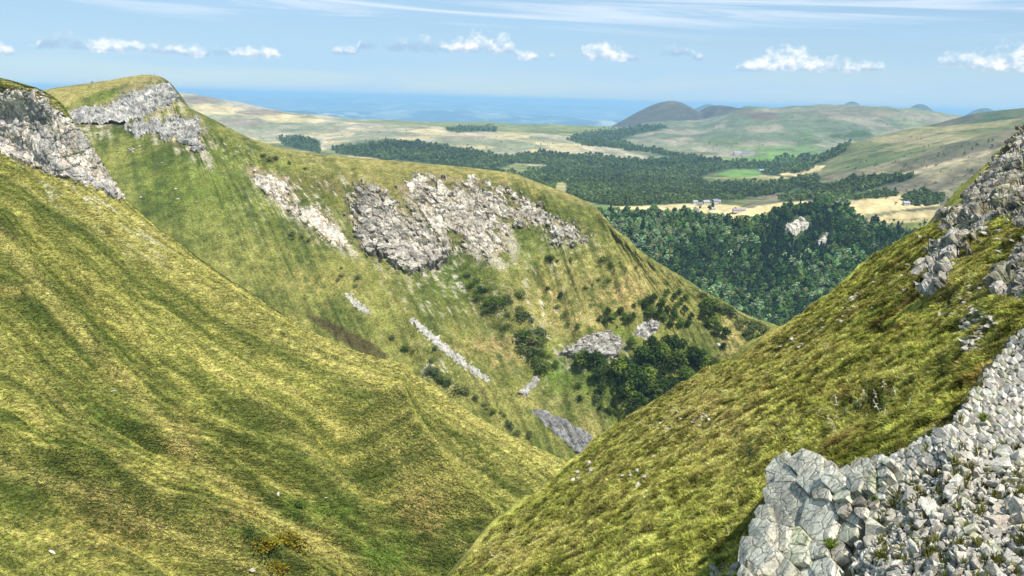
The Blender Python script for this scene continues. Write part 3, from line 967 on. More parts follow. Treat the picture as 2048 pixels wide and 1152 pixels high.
C_WOOD = np.array([0.035, 0.060, 0.020]); C_MEADOW = np.array([0.16, 0.18, 0.05]); C_STRAW = np.array([0.40, 0.32, 0.15]); C_HAY = np.array([0.47, 0.38, 0.19])
C_GREEN = np.array([0.12, 0.21, 0.045]); C_HEATH = np.array([0.10, 0.085, 0.055]); C_SCRUB = np.array([0.09, 0.10, 0.035])
FIELDS = [([(1175, 410), (1240, 412), (1330, 408), (1400, 405), (1470, 412), (1500, 418), (1480, 440), (1400, 436), (1300, 428), (1180, 424)], C_HAY),
          ([(1490, 418), (1540, 407), (1610, 402), (1625, 408), (1570, 425), (1500, 440)], C_HAY),
          ([(1175, 410), (1240, 413), (1230, 420), (1190, 424)], C_GREEN),
          ([(1430, 322), (1500, 312), (1560, 306), (1630, 308), (1640, 314), (1570, 322), (1500, 326)], C_GREEN),
          ([(1425, 350), (1475, 334), (1525, 338), (1530, 350), (1470, 356)], C_GREEN),
          ([(1550, 348), (1590, 334), (1650, 332), (1640, 342), (1590, 352)], C_HAY),
          ([(1640, 412), (1700, 400), (1800, 390), (1880, 392), (1880, 412), (1800, 420), (1700, 432)], C_HAY * 0.9),
          ([(1740, 440), (1800, 424), (1890, 418), (1890, 432), (1820, 440)], C_HAY * .8)]


def V_col(P, px, py, tr, tc, h):
    n = fbm(P * 0.004, 62, 5, 0.6)
    n2 = fbm(P * 0.02, 63, 4, 0.6)
    c = lerp(C_SCRUB, C_MEADOW, sstep(n + 0.5 * n2, -0.5, 0.4))
    c = lerp(c, C_STRAW, sstep(n - 0.3 * n2, 0.0, 0.5) * .7)
    c = lerp(c, C_MEADOW, sstep(px, 700, 800) * sstep(py, 275, 255) * .6)
    for p, cc in FIELDS:
        c = lerp(c, cc, sstep(sdist(px, py, p) + 2 * n2, -1.0, 1.0))
    w = np.minimum(in_polys(px, py, WOODS), -in_polys(px, py, CLEAR))
    c = lerp(c, C_WOOD, sstep(w, -3, 2))
    pl = sstep(np.linalg.norm(P - CAM, axis=-1), 8200, 10000)
    c = lerp(c, np.array([0.07, 0.10, 0.04]), pl)
    return c * (1 + 0.25 * n2)[..., None]


V = landform('valley_floor', CV_, np.linspace(0, 14, 330), np.linspace(0, 12, 520), V_disp, V_col, M_V, 1)

FT = [(1000, 450, 1480), (1120, 432, 1470), (1205, 421, 1450), (1300, 421, 1440), (1400, 427, 1430), (1470, 446, 1400), (1530, 432, 1400), (1580, 414, 1400), (1640, 406, 1400), (1695, 414, 1390), (1720, 436, 1370), (1830, 442, 1380), (1900, 432, 1390), (2100, 400, 1400)]
FB = [(1000, 700, 1210), (1120, 700, 1200), (1205, 705, 1190), (1300, 715, 1180), (1400, 725, 1170), (1470, 735, 1160), (1530, 735, 1150), (1580, 730, 1150), (1640, 715, 1150), (1695, 700, 1160), (1720, 690, 1170), (1830, 670, 1180), (1900, 650, 1190), (2100, 620, 1200)]
rows = []
for t in (0, .08, .3, .6, 1):
    rows.append([(a[0] + (b[0] - a[0]) * t, a[1] + (b[1] - a[1]) * t, 1 / ((1 / a[2]) * (1 - t) + t / b[2])) for a, b in zip(FT, FB)])
rows = lattice(rows)
s1 = rows[0] + np.array([0, 60, -12.0]); s2 = rows[0] + np.array([0, 160, -60.0])
CF_ = np.concatenate([[s2, s1], rows, [rows[-1] + np.array([0, -20, -40.0])]], 0)
FOREST = [(1200, 424), (1300, 424), (1400, 429), (1470, 448), (1530, 434), (1580, 416), (1640, 408), (1695, 416), (1712, 436), (1760, 452), (1830, 470), (1880, 500), (2000, 560), (1900, 720), (1100, 720), (1100, 424)]


def F_disp(P, px, py, tr, tc):
    return 9 * fbm(P * 0.008, 71, 4) * np.clip(tr - 1.5, 0, 1) - 8 * line_mask(px, py, [(1240, 470), (1420, 560), (1560, 660)], 40) + 8 * line_mask(px, py, [(1470, 470), (1560, 540), (1640, 600)], 40)


def F_col(P, px, py, tr, tc, h):
    n = fbm(P * 0.02, 72, 4, 0.6)
    c = lerp(C_WOOD, np.array([0.05, 0.07, 0.02]), sstep(n, -0.3, 0.5))
    out = sstep(-sdist(px, py, FOREST), -2, 8)
    c = lerp(c, lerp(C_SCRUB, C_MEADOW, sstep(n, -.2, .4)), out)
    c = lerp(c, C_HAY * .8, sstep(sdist(px, py, [(1712, 440), (1800, 430), (1900, 422), (1900, 436), (1800, 446), (1740, 452)]) + 4 * n, -2, 3))
    return c


FH = landform('forest_hillside', CF_, np.linspace(0, 7, 110), np.linspace(0, 13, 200), F_disp, F_col, M_V, 1)


def hill(name, crest, foot, colour, amp=10, sc=0.002, back=(0, 900, -260), nr=70, nc=170, mat=None, seed=0):
    c = lattice([crest])[0]
    f = lattice([foot])[0]
    rows = [c + np.array(back), c + np.array(back) * np.array([.3, .3, .06])]
    for t in (0, .15, .45, .75, 1):
        tt = t
        m = c * (1 - tt) + f * tt
        m[:, 2] += 0.10 * math.sin(math.pi * t) * np.abs(c[:, 2] - f[:, 2])
        rows.append(m)
    rows.append(f + np.array([0, -60, -40.0]))
    A = np.array(rows)

    def dsp(P, px, py, tr, tc):
        return amp * fbm(P * sc, 81 + seed, 5, 0.55) * np.clip(np.abs(tr - 2) * 1.2, 0.12, 1)
    return landform(name, A, np.concatenate([np.linspace(0, 1.8, 8), np.linspace(1.85, 7, nr)]), np.linspace(0, len(crest) - 1, nc), dsp, colour, mat or M_V, 1)


def hcol(pal, sc, seed, spots=(), extra=None):
    def f(P, px, py, tr, tc, h):
        n = fbm(P * sc, seed, 5, 0.6)
        n2 = fbm(P * sc * 5, seed + 1, 4, 0.6)
        c = lerp(pal[0], pal[1], sstep(n + .4 * n2, -.35, .35))
        c = lerp(c, pal[2], sstep(fbm(P * sc * 1.7, seed + 2, 4, .6), .05, .4) * .8)
        for (x, y, rx, ry, a, cc) in spots:
            q = ((px - x) / rx) ** 2 + ((py - y) / ry) ** 2
            c = lerp(c, cc, a * sstep(-q + .5 * n2, -1.2, -.6))
        w = np.minimum(in_polys(px, py, WOODS), -in_polys(px, py, CLEAR))
        c = lerp(c, C_WOOD, sstep(w, -3, 2))
        for p, cc in FIELDS:
            c = lerp(c, cc, sstep(sdist(px, py, p) + 2 * n2, -1.0, 1.0))
        if extra is not None:
            c = extra(c, P, px, py, n, n2)
        return c * (1 + .18 * n2)[..., None]
    return f


PALE = np.array([0.31, 0.27, 0.19]); PALEG = np.array([0.175, 0.185, 0.105]); MAUVE = np.array([0.17, 0.13, 0.095]); DGREEN = np.array([0.045, 0.075, 0.022])
H1 = hill('far_left_hill', [(150, 205, 5200), (280, 190, 5100), (360, 189, 5000), (440, 204, 4900), (500, 213, 4800), (570, 228, 4700), (650, 237, 4600), (720, 246, 4500), (800, 258, 4400), (900, 275, 4200)],
          [(150, 420, 3300), (280, 400, 3300), (360, 385, 3300), (440, 370, 3300), (500, 355, 3350), (570, 330, 3400), (650, 310, 3450), (720, 302, 3500), (800, 300, 3600), (900, 296, 3800)],
          hcol((PALEG, PALE, C_HAY), 0.0016, 90, ((400, 200, 50, 9, .8, MAUVE), (520, 225, 50, 7, .8, MAUVE), (480, 245, 60, 8, .6, MAUVE), (620, 262, 60, 6, .7, PALEG * .8), (600, 288, 40, 14, .7, DGREEN))), 12, seed=1)
H2 = hill('straw_coloured_hill', [(560, 286, 4000), (640, 270, 4100), (700, 262, 4150), (760, 257, 4200), (840, 257, 4200), (900, 262, 4150), (1000, 268, 4100), (1080, 271, 4000), (1150, 281, 3900), (1230, 298, 3700), (1320, 317, 3500), (1380, 328, 3400)],
          [(560, 345, 3050), (640, 325, 3050), (700, 318, 3050), (760, 312, 3050), (840, 312, 3050), (900, 316, 3000), (1000, 326, 2950), (1080, 326, 2950), (1150, 326, 3000), (1230, 327, 3050), (1320, 331, 3100), (1380, 336, 3150)],
          hcol((PALEG, PALE, C_HAY * .9), 0.002, 94, ((780, 268, 50, 6, .6, PALEG * .8), (760, 285, 60, 6, .8, PALEG * .7), (930, 275, 60, 6, .5, MAUVE * 1.5))), 16, sc=.003, seed=2)
H3 = hill('broad_plateau_hill', [(1080, 275, 5600), (1150, 269, 5700), (1250, 259, 5800), (1330, 246, 5800), (1400, 241, 5800), (1440, 233, 5750), (1500, 219, 5700), (1560, 217, 5650), (1650, 210, 5600), (1740, 214, 5500), (1850, 223, 5400), (1920, 233, 5300), (1980, 242, 5200), (2080, 258, 5000)],
          [(1080, 300, 4000), (1150, 300, 3900), (1250, 308, 3700), (1330, 318, 3500), (1400, 325, 3450), (1440, 328, 3400), (1500, 330, 3400), (1560, 328, 3400), (1650, 335, 3300), (1740, 345, 3200), (1850, 350, 3100), (1920, 350, 3100), (1980, 350, 3100), (2080, 350, 3100)],
          hcol((PALEG * .6 + np.array([0, .02, .01]), PALEG * .9, PALE * .75), 0.0016, 98, ((1525, 232, 34, 9, .85, MAUVE * .7), (1470, 222, 40, 8, .7, MAUVE * .7), (1450, 282, 40, 10, .6, DGREEN * 1.6), (1700, 272, 46, 7, .9, DGREEN), (1720, 265, 20, 6, .9, DGREEN), (1610, 280, 20, 20, .5, DGREEN * 1.5), (1700, 225, 120, 12, .4, MAUVE), (1560, 300, 90, 8, .5, C_GREEN))), 34, sc=.0022, nr=90, nc=200, seed=3)
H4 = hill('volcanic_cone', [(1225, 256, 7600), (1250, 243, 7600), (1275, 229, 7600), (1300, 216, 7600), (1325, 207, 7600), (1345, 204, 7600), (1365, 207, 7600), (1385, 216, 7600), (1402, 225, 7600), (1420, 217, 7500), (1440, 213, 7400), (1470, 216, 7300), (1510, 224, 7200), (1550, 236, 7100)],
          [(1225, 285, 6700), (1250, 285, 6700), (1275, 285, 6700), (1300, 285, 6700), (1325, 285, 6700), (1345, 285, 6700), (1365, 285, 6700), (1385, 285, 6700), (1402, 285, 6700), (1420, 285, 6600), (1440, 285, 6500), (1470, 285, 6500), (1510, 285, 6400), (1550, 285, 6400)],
          hcol((np.array([.06, .052, .04]), np.array([.09, .075, .045]), np.array([.055, .055, .03])), 0.002, 102), 6, seed=4, nr=50)  # dark palette puts the cloud shadow over the cone into its colour
H5b = hill('dark_right_hill', [(1860, 268, 3500), (1900, 256, 3450), (1945, 243, 3400), (1990, 232, 3350), (2048, 225, 3300), (2150, 215, 3300), (2300, 200, 3300)],
           [(1860, 300, 2700), (1900, 300, 2700), (1945, 300, 2700), (1990, 300, 2700), (2048, 300, 2700), (2150, 300, 2700), (2300, 300, 2700)], hcol((DGREEN, C_HEATH, C_SCRUB), 0.003, 106), 5, seed=5, nr=40, nc=90)
H5 = hill('green_right_hill', [(1500, 395, 2600), (1560, 365, 2600), (1620, 346, 2620), (1670, 322, 2650), (1720, 302, 2650), (1800, 281, 2600), (1880, 264, 2550), (1960, 256, 2500), (2048, 250, 2400), (2150, 236, 2350), (2300, 220, 2300)],
          [(1420, 420, 1960), (1480, 404, 1960), (1560, 394, 1950), (1640, 380, 1950), (1720, 368, 1950), (1800, 360, 1900), (1880, 345, 1900), (1960, 325, 1850), (2048, 300, 1850), (2150, 280, 1800), (2300, 270, 1800)],
          hcol((np.array([.075, .10, .035]), np.array([.13, .14, .05]), np.array([.24, .21, .10])), 0.004, 110, ((1760, 330, 110, 16, .5, np.array([.07, .10, .03])), (1900, 310, 100, 12, .6, np.array([.07, .105, .03])), (1850, 278, 110, 10, .6, np.array([.27, .23, .12])))), 7, sc=.004, seed=6, nr=80)


def h6x(c, P, px, py, n, n2):
    m = np.exp(-((py - (352 - (px - 1800) * .27)) / 4.5) ** 2) * sstep(px, 1690, 1750)
    return lerp(c, np.array([.36, .30, .18]), np.clip(m * (0.9 + n2), 0, .9))


H6 = hill('heath_slope', [(1440, 412, 1940), (1520, 399, 1930), (1600, 392, 1920), (1680, 376, 1900), (1740, 362, 1880), (1800, 350, 1850), (1860, 336, 1820), (1920, 320, 1800), (1980, 302, 1780), (2060, 280, 1750), (2200, 250, 1700), (2350, 230, 1700)],
          [(1440, 428, 1640), (1520, 416, 1620), (1600, 412, 1610), (1680, 412, 1600), (1740, 414, 1590), (1800, 416, 1570), (1860, 418, 1560), (1920, 420, 1550), (1980, 420, 1540), (2060, 420, 1530), (2200, 420, 1500), (2350, 420, 1500)],
          hcol((np.array([.12, .105, .07]), np.array([.18, .16, .09]), np.array([.075, .085, .04])), 0.006, 114, ((1700, 385, 60, 12, .8, DGREEN),), h6x), 5, sc=.006, seed=7, nr=80)

# the plain: one sheet to the horizon
nx, ny = 420, 260
yy = np.concatenate([np.linspace(-3000, 6000, 20), np.geomspace(6500, 66000, ny - 20)])
XX = np.linspace(-1, 1, nx)
Yg, Xg = np.meshgrid(yy, XX, indexing='ij')
Px = Xg * (5000 + np.abs(Yg) * 0.95)
Pz = np.zeros(Px.shape) - 6
PP = np.stack([Px, Yg, Pz], -1)
PP[..., 2] += 60 * fbm(PP * 0.00015, 120, 4) * sstep(Yg, 9000, 16000) + 420 * np.maximum(0, fbm(PP * 0.00006, 121, 4)) * sstep(Yg, 20000, 40000)
rid = np.exp(-((Yg - 57000) / 4500) ** 2) * (500 + 240 * fbm(PP * 0.00006, 122, 4) + 150 * sstep(-Px, 0, 18000))
PP[..., 2] += rid
rid2 = np.exp(-((Yg - 24000) / 1500) ** 2) * np.exp(-((Px + 6500) / 3800) ** 2) * 420 + np.exp(-((Yg - 36000) / 2500) ** 2) * 260 * np.maximum(0, .4 + fbm(PP * .00012, 125, 3)) + np.exp(-((Yg - 30000) / 1600) ** 2) * np.exp(-((Px - 6000) / 7000) ** 2) * 240
PP[..., 2] += rid2
PP[..., 2] = np.maximum(PP[..., 2], -30)
me = mesh_np('plain', PP.reshape(-1, 3), grid_faces(*Px.shape)[:, ::-1])
n = fbm(PP * 0.0006, 123, 5, .65)
cc = lerp(np.array([0.015, 0.035, 0.02]), np.array([0.26, 0.27, 0.15]), sstep(n, -.15, .5))
cc = lerp(cc, np.array([.45, .43, .32]), sstep(fbm(PP * np.array([.0009, .0005, 0]), 124, 4, .75), .38, .55))
set_attr(me, 'col', 'FLOAT_COLOR', rgba(cc.reshape(-1, 3)))
me.materials.append(M_F)
obj('plain', me, kind='structure')

# far volcano domes rising from the plateau beyond
for nm, (cx, top, hw, d), lb in (('distant_dome', (1705, 201, 46, 14000), 'low'), ('distant_dome', (1842, 207, 52, 13500), ''), ('distant_dome', (1972, 214, 60, 13000), ''), ('distant_dome', (2075, 215, 60, 12500), ''), ('distant_dome', (1418, 207, 60, 16000), '')):
    n_r, n_a = 14, 40
    base = PW(cx, top, d)
    Rm = hw * 1.35 * d / FPX
    H = 300.0
    V_, F_ = [], []
    for i in range(n_r):
        f = i / (n_r - 1)
        for a in range(n_a):
            an = 2 * math.pi * a / n_a
            rr = Rm * f * (1 + 0.10 * math.sin(3 * an + cx) + 0.06 * math.sin(5 * an))
            V_.append((base[0] + rr * math.cos(an), base[1] + rr * math.sin(an), base[2] - 14 - H * (1 - math.exp(-(f * 1.9) ** 2))))
    V_ = np.array(V_)
    V_[:, 2] += 16 * fbm(V_ * 0.002, int(cx), 4)
    me = mesh_np(nm, V_, np.array([(i * n_a + a, (i + 1) * n_a + a, (i + 1) * n_a + (a + 1) % n_a, i * n_a + (a + 1) % n_a) for i in range(n_r - 1) for a in range(n_a)]))
    set_attr(me, 'col', 'FLOAT_COLOR', rgba(np.tile([0.06, 0.075, 0.035], (len(V_), 1))))
    me.materials.append(M_F)
    obj(nm, me, kind='structure')

# ------------------------------------------------------------------ haze: the air between here and the plain
hb = bpy.data.meshes.new('haze')
x0, x1, y0, y1, z0, z1 = -72000, 72000, -3500, 68000, -60, 985
hb.from_pydata([(x0, y0, z0), (x1, y0, z0), (x1, y1, z0), (x0, y1, z0), (x0, y0, z1), (x1, y0, z1), (x1, y1, z1), (x0, y1, z1)], [],
               [(0, 3, 2, 1), (4, 5, 6, 7), (0, 1, 5, 4), (1, 2, 6, 5), (2, 3, 7, 6), (3, 0, 4, 7)])
mh = bpy.data.materials.new('haze')
mh.use_nodes = True
tn = NT(mh.node_tree)
tn.n.clear()
ho = tn.node('ShaderNodeOutputMaterial')
pv = tn.node('ShaderNodeVolumePrincipled')
pv.inputs['Color'].default_value = (0.40, 0.72, 1.0, 1)
pv.inputs['Density'].default_value = 5.4e-5
pv.inputs['Anisotropy'].default_value = 0.0
tn.l.new(pv.outputs[0], ho.inputs['Volume'])
hb.materials.append(mh)
obj('haze', hb, kind='stuff')

# ------------------------------------------------------------------ cliffs and rock faces on the slopes
def rock_h(lift, amp, sc, an=(1, 1, .55), seed=0, crack=.5, profile=None):
    an = np.array(an)

    def f(P, px, py, m):
        w = P + 1.2 / sc * 0.25 * np.stack([perlin(P * sc * .8, seed + 5), perlin(P * sc * .8, seed + 6), perlin(P * sc * .8, seed + 7)], -1)
        f1, f2, fa, rv = worley(w * an * sc, seed)
        g1, g2, ga, gv = worley(w * an * sc * 2.7, seed + 9)
        k1, k2, ka, kv = worley(w * an * sc * 0.42, seed + 19)
        h = lift + amp * (1.0 * ka + .8 * fa + .22 * ga) - amp * crack * (1 - sstep(f2 - f1, 0, .16)) - amp * .25 * crack * (1 - sstep(g2 - g1, 0, .2))
        h = h + amp * .3 * fbm(P * sc * 4, seed + 3, 2)
        if sc < .25:
            zz = P[..., 2] * sc * .9 + 1.2 * perlin(P * sc * .35, seed + 4) + .35 * rv
            h = h + amp * .55 * (1 - (zz - np.floor(zz)))
        if profile is not None:
            h = h + profile(px, py, m)
        return np.maximum(h, 0.05)
    return f


def rock_c(c0, c1, c2, seed, sc=0.12, stain=0.3, veg=0.25, vegc=(0.10, 0.11, 0.02)):
    def f(P, px, py, m, h):
        n = fbm(P * sc, seed, 4, .6)
        v = fbm(P * np.array([sc * 3, sc * 3, sc * .5]), seed + 1, 4, .6)
        f1, f2, fa, rv = worley(P * np.array([1, 1, .6]) * sc * 3.2, seed + 2)
        c = lerp(c0, c1, sstep(n + .5 * v, -.4, .4))
        c = lerp(c, c2, sstep(v, .1, .5) * stain)
        c = c * (0.8 + 0.45 * rv)[..., None]
        g = fbm(P * sc * 2.2, seed + 3, 4, .65)
        c = lerp(c, np.array(vegc), sstep(g, .22, .42) * veg)
        return c
    return f


GREY = np.array([.37, .35, .31]); PALEROCK = np.array([.58, .53, .44]); DARKROCK = np.array([.17, .145, .12]); PINK = np.array([.60, .49, .38])
BR = (2.9, 9.0)
diag = lambda px, py: np.stack([(px * .66 - py * .75) / 13., (px * .75 + py * .66) / 60., 0 * px], -1)

patch(L, 'cliff', [[(-60, 190), (0, 184), (40, 178), (85, 190), (112, 215), (142, 240), (182, 275), (210, 300), (236, 336), (256, 372), (258, 398), (236, 398), (215, 388), (180, 374), (140, 358), (100, 346), (60, 330), (20, 312), (-60, 285)]],
      (2.75, 5.0), 1.35, rock_h(.7, .85, .17, (1.1, 1.1, .30), 200, .6), rock_c(np.array([.36, .34, .31]), PALEROCK, PINK, 201, .06, .55, .4, (.12, .11, .03)), M_CLIFF,
      label='pale grey cliff at the left edge above the near grassy flank', cat='cliff', edge=3, namp=14, nscale=.08, sink=1.2, seed=3)
patch(B, 'cliff', [[(118, 228), (165, 213), (210, 216), (235, 202), (262, 184), (290, 178), (318, 170), (336, 168), (349, 184), (351, 198), (338, 212), (310, 222), (275, 232), (258, 240), (244, 256), (215, 252), (190, 250), (150, 250), (125, 240)]],
      (2.6, 5.5), 1.2, rock_h(1.6, 2.0, .14, (1.1, 1.1, .28), 210, .6), rock_c(np.array([.29, .28, .26]), np.array([.50, .48, .43]), DARKROCK * 1.2, 211, .07, .5, .2), M_CLIFF,
      label='grey cliff face just below the grassy summit on the skyline', cat='cliff', edge=3, namp=11, nscale=.09, sink=1.5, seed=4)
patch(B, 'cliff', [[(253, 252), (290, 241), (335, 243), (372, 234), (396, 240), (403, 268), (401, 306), (386, 297), (362, 283), (335, 274), (305, 276), (272, 271)]],
      (2.6, 6), 1.2, rock_h(1.6, 1.9, .15, (1.1, 1.1, .28), 220, .6), rock_c(np.array([.29, .28, .26]), np.array([.50, .48, .43]), DARKROCK * 1.2, 221, .07, .5, .2), M_CLIFF,
      label='lower grey cliff step below the summit cliff', cat='cliff', edge=3, namp=15, nscale=.09, sink=1.5, seed=5)
patch(B, 'rock_scar', [[(497, 338), (510, 342), (525, 358), (545, 352), (575, 362), (582, 385), (578, 400), (602, 428), (590, 432), (560, 405), (520, 372)], [(606, 420), (625, 412), (645, 425), (668, 455), (690, 482), (682, 494), (655, 482), (628, 462), (600, 438)]],
      BR, 1.3, rock_h(.5, 1.3, .22, (1, 1, .7), 230, .5), rock_c(PALEROCK, PINK * 1.05, GREY, 231, .1, .4, .1), M_CLIFF,
      label='pinkish white eroded scar running down the middle of the ridge', cat='rock face', edge=3, namp=13, nscale=.1, sink=1., seed=6, break_=lambda P, px, py: 14 * np.maximum(-.2, fbm(diag(px, py) * 1.5, 75, 3, .6) - .05))
brk = lambda P, px, py: 52 * np.maximum(-.15, fbm(diag(px, py) * 1.4, 77, 4, .6) - .05) * sstep(py, 540, 470)
patch(B, 'cliff', [[(700, 388), (725, 372), (750, 378), (772, 400), (800, 425), (830, 448), (862, 470), (898, 495), (890, 522), (868, 537), (830, 543), (795, 534), (755, 508), (722, 494), (715, 460), (702, 425)]],
      BR, 1.25, rock_h(1.4, 2.0, .17, (1.1, 1.1, .32), 240, .55, lambda px, py, m: 3.0 * sstep(py, 470, 530)), rock_c(np.array([.30, .27, .225]), PALEROCK * .95, DARKROCK, 241, .08, .55, .35, (.12, .105, .035)), M_CLIFF,
      label='dark bottomed grey cliff hanging over the upper ravine', cat='cliff', edge=3, namp=16, nscale=.09, sink=1.5, seed=7, break_=brk)
patch(B, 'cliff', [[(806, 372), (822, 360), (845, 358), (870, 366), (900, 366), (940, 362), (968, 374), (990, 380), (1006, 374), (1040, 405), (1075, 418), (1098, 436), (1085, 450), (1050, 446), (1020, 446), (1000, 470), (1002, 504), (975, 510), (940, 506), (905, 488), (870, 466), (840, 440), (818, 400)]],
      BR, 1.15, rock_h(1.0, 1.6, .20, (1.1, 1.1, .32), 250, .55), rock_c(np.array([.34, .30, .24]), PALEROCK * 1.08, PINK, 251, .09, .5, .35, (.13, .11, .035)), M_CLIFF,
      label='broken pale cliff band split by grassy ribs under the ridge crest', cat='cliff', edge=3, namp=14, nscale=.10, sink=1.3, seed=8, break_=lambda P, px, py: 78 * np.maximum(-.12, fbm(diag(px, py) * 1.6, 79, 4, .6) + .02))
patch(B, 'rock_outcrop', [[(1096, 446), (1125, 440), (1152, 452), (1176, 480), (1160, 488), (1138, 484), (1112, 480), (1098, 466)]],
      BR, 1.15, rock_h(.8, 1.6, .24, (1, 1, .6), 260, .5), rock_c(np.array([.34, .31, .25]), PALEROCK, GREY * .7, 261, .1, .4, .35), M_CLIFF,
      label='small broken pale outcrop at the right end of the cliff band', cat='outcrop', edge=3, namp=15, nscale=.1, sink=1.2, seed=9, break_=lambda P, px, py: 30 * np.maximum(-.2, fbm(diag(px, py) * 2, 76, 3, .6)))
patch(B, 'rock_outcrop', [[(1120, 708), (1140, 690), (1172, 672), (1205, 666), (1240, 670), (1244, 690), (1236, 708), (1222, 716), (1190, 714), (1150, 716)]],
      BR, 1.2, rock_h(1.0, 1.6, .30, (1, 1, .28), 270, .8, lambda px, py, m: 2.0 * sstep(py, 668, 712)), rock_c(GREY * .75, GREY * 1.25, np.array([.22, .16, .12]), 271, .15, .5, .2), M_CLIFF,
      label='brown columnar rock step above the ravine trees', cat='outcrop', edge=4, namp=6, sink=1., seed=10)
patch(B, 'rock_outcrop', [[(1268, 672), (1276, 648), (1296, 638), (1316, 646), (1314, 664), (1294, 678)]],
      BR, 1.2, rock_h(1.0, 1.5, .3, (1, 1, .4), 280, .7), rock_c(GREY * .8, GREY * 1.3, np.array([.22, .16, .12]), 281, .15, .5, .3), M_CLIFF,
      label='little rock knob between the trees right of the columnar step', cat='outcrop', edge=4, namp=6, sink=1., seed=11)
patch(B, 'rock_outcrop', [[(1040, 785), (1055, 765), (1068, 752), (1080, 758), (1070, 775), (1052, 792)]],
      BR, 1.2, rock_h(.8, 1.3, .3, (1, 1, .4), 285, .7), rock_c(GREY * .9, GREY * 1.4, DARKROCK, 286, .15, .5, .3), M_CLIFF,
      label='small grey rock rib left of the ravine trees', cat='outcrop', edge=3, namp=6, sink=1., seed=12)
patch(B, 'rock_slab', [[(1064, 820), (1085, 818), (1112, 830), (1145, 846), (1178, 868), (1202, 890), (1195, 906), (1166, 914), (1140, 894), (1108, 866), (1080, 840)]],
      BR, 1.1, rock_h(.4, .7, .22, (1, 1, .5), 290, .5), rock_c(np.array([.15, .148, .145]), np.array([.225, .22, .21]), DARKROCK, 291, .15, .5, .03), M_SLAB,
      label='smooth dark grey rock slab at the foot of the ravine', cat='rock slab', edge=3, namp=4, sink=1., seed=13)
for poly, lb in (([(820, 640), (832, 640), (856, 656), (890, 684), (925, 716), (962, 745), (985, 764), (970, 762), (935, 740), (900, 716), (862, 684)], 'long narrow strip of pale grey scree below the cliffs'),
                 ([(686, 584), (700, 588), (722, 606), (742, 627), (728, 627), (704, 608)], 'short pale grey scree tongue under the dark bottomed cliff'),
                 ([(846, 730), (862, 738), (890, 760), (884, 766), (858, 746)], 'patch of pale stones beside the narrow scree strip')):
    patch(B, 'scree_strip', [poly], BR, 1.1, rock_h(.12, .16, .9, (1, 1, 1), 300 + len(lb), .4), rock_c(GREY * .9, GREY * 1.25, GREY * .8, 301, .5, .4, .0), M_SLAB,
          label=lb, cat='scree', edge=2.5, namp=9, nscale=.16, sink=.6, seed=14 + len(lb))
patch(FH, 'cliff', [[(1566, 460), (1580, 446), (1600, 438), (1612, 446), (1630, 440), (1626, 452), (1600, 464), (1580, 472)]], (1.5, 6), 1.2, rock_h(5, 5, .08, (1, 1, .5), 310, .6),
      rock_c(PALEROCK, PALEROCK * 1.15, GREY, 311, .04, .4, .1), M_CLIFF, label='white rock face showing through the forest across the valley', cat='cliff', edge=4, namp=6, sink=3, seed=15)
patch(FH, 'rock_outcrop', [[(1632, 486), (1645, 470), (1656, 468), (1650, 490), (1640, 500)]], (1.5, 6), 1.2, rock_h(5, 4, .1, (1, 1, .5), 315, .6),
      rock_c(GREY * 1.2, PALEROCK, GREY, 316, .04, .4, .1), M_CLIFF, label='grey rock spur among the forest trees across the valley', cat='outcrop', edge=4, namp=6, sink=3, seed=16)

RR = (2.75, 8.6)
CRAGC = rock_c(np.array([.22, .20, .155]), np.array([.44, .41, .34]), np.array([.11, .09, .06]), 321, .5, .5, .8, (.13, .12, .02))
RC1 = [(1888, 462), (1878, 432), (1890, 412), (1912, 404), (1935, 412), (1958, 380), (1985, 338), (2008, 304), (2050, 258), (2130, 190), (2200, 420), (2075, 452), (2035, 440), (2005, 436), (1985, 448), (1962, 470), (1940, 500), (1920, 492), (1905, 478)]
patch(R, 'crag', [RC1], (2.72, 8.6), 1.6, rock_h(.35, .75, .75, (1, 1, .4), 320, .6), CRAGC, M_CRAG,
      label='dark lichened crag rising at the upper right edge', cat='crag', edge=5, namp=16, nscale=.04, sink=.5, seed=21, break_=lambda P, px, py: 30 * np.maximum(-.15, fbm(P * .55, 90, 4, .6) - .08))
patch(R, 'crag', [[(1832, 588), (1838, 556), (1862, 528), (1882, 496), (1904, 474), (1921, 486), (1918, 525), (1898, 556), (1884, 586), (1856, 598)]], RR, 1.4, rock_h(.4, .7, .95, (1.1, 1.1, .4), 330, .6), rock_c(np.array([.27, .255, .215]), np.array([.45, .42, .36]), np.array([.12, .10, .07]), 331, .6, .4, .3), M_CRAG,
      label='narrow upright pale crag standing alone in the right slope grass', cat='crag', edge=4, namp=10, nscale=.06, sink=.4, seed=22)
patch(R, 'crag', [[(1988, 608), (1998, 575), (2015, 535), (2035, 505), (2060, 480), (2110, 450), (2140, 600), (2075, 590), (2045, 600), (2015, 600)]], RR, 1.5, rock_h(.3, .6, 1.1, (1, 1, .45), 340, .6), rock_c(np.array([.27, .255, .215]), np.array([.44, .41, .35]), np.array([.12, .10, .07]), 341, .6, .4, .4), M_CRAG,
      label='pale broken crag at the right edge below the dark crag', cat='crag', edge=4, namp=12, nscale=.05, sink=.4, seed=23, break_=lambda P, px, py: 12 * np.maximum(-.2, fbm(P * .8, 91, 3, .6) - .05))

# ------------------------------------------------------------------ prototypes: stones, tufts, trees

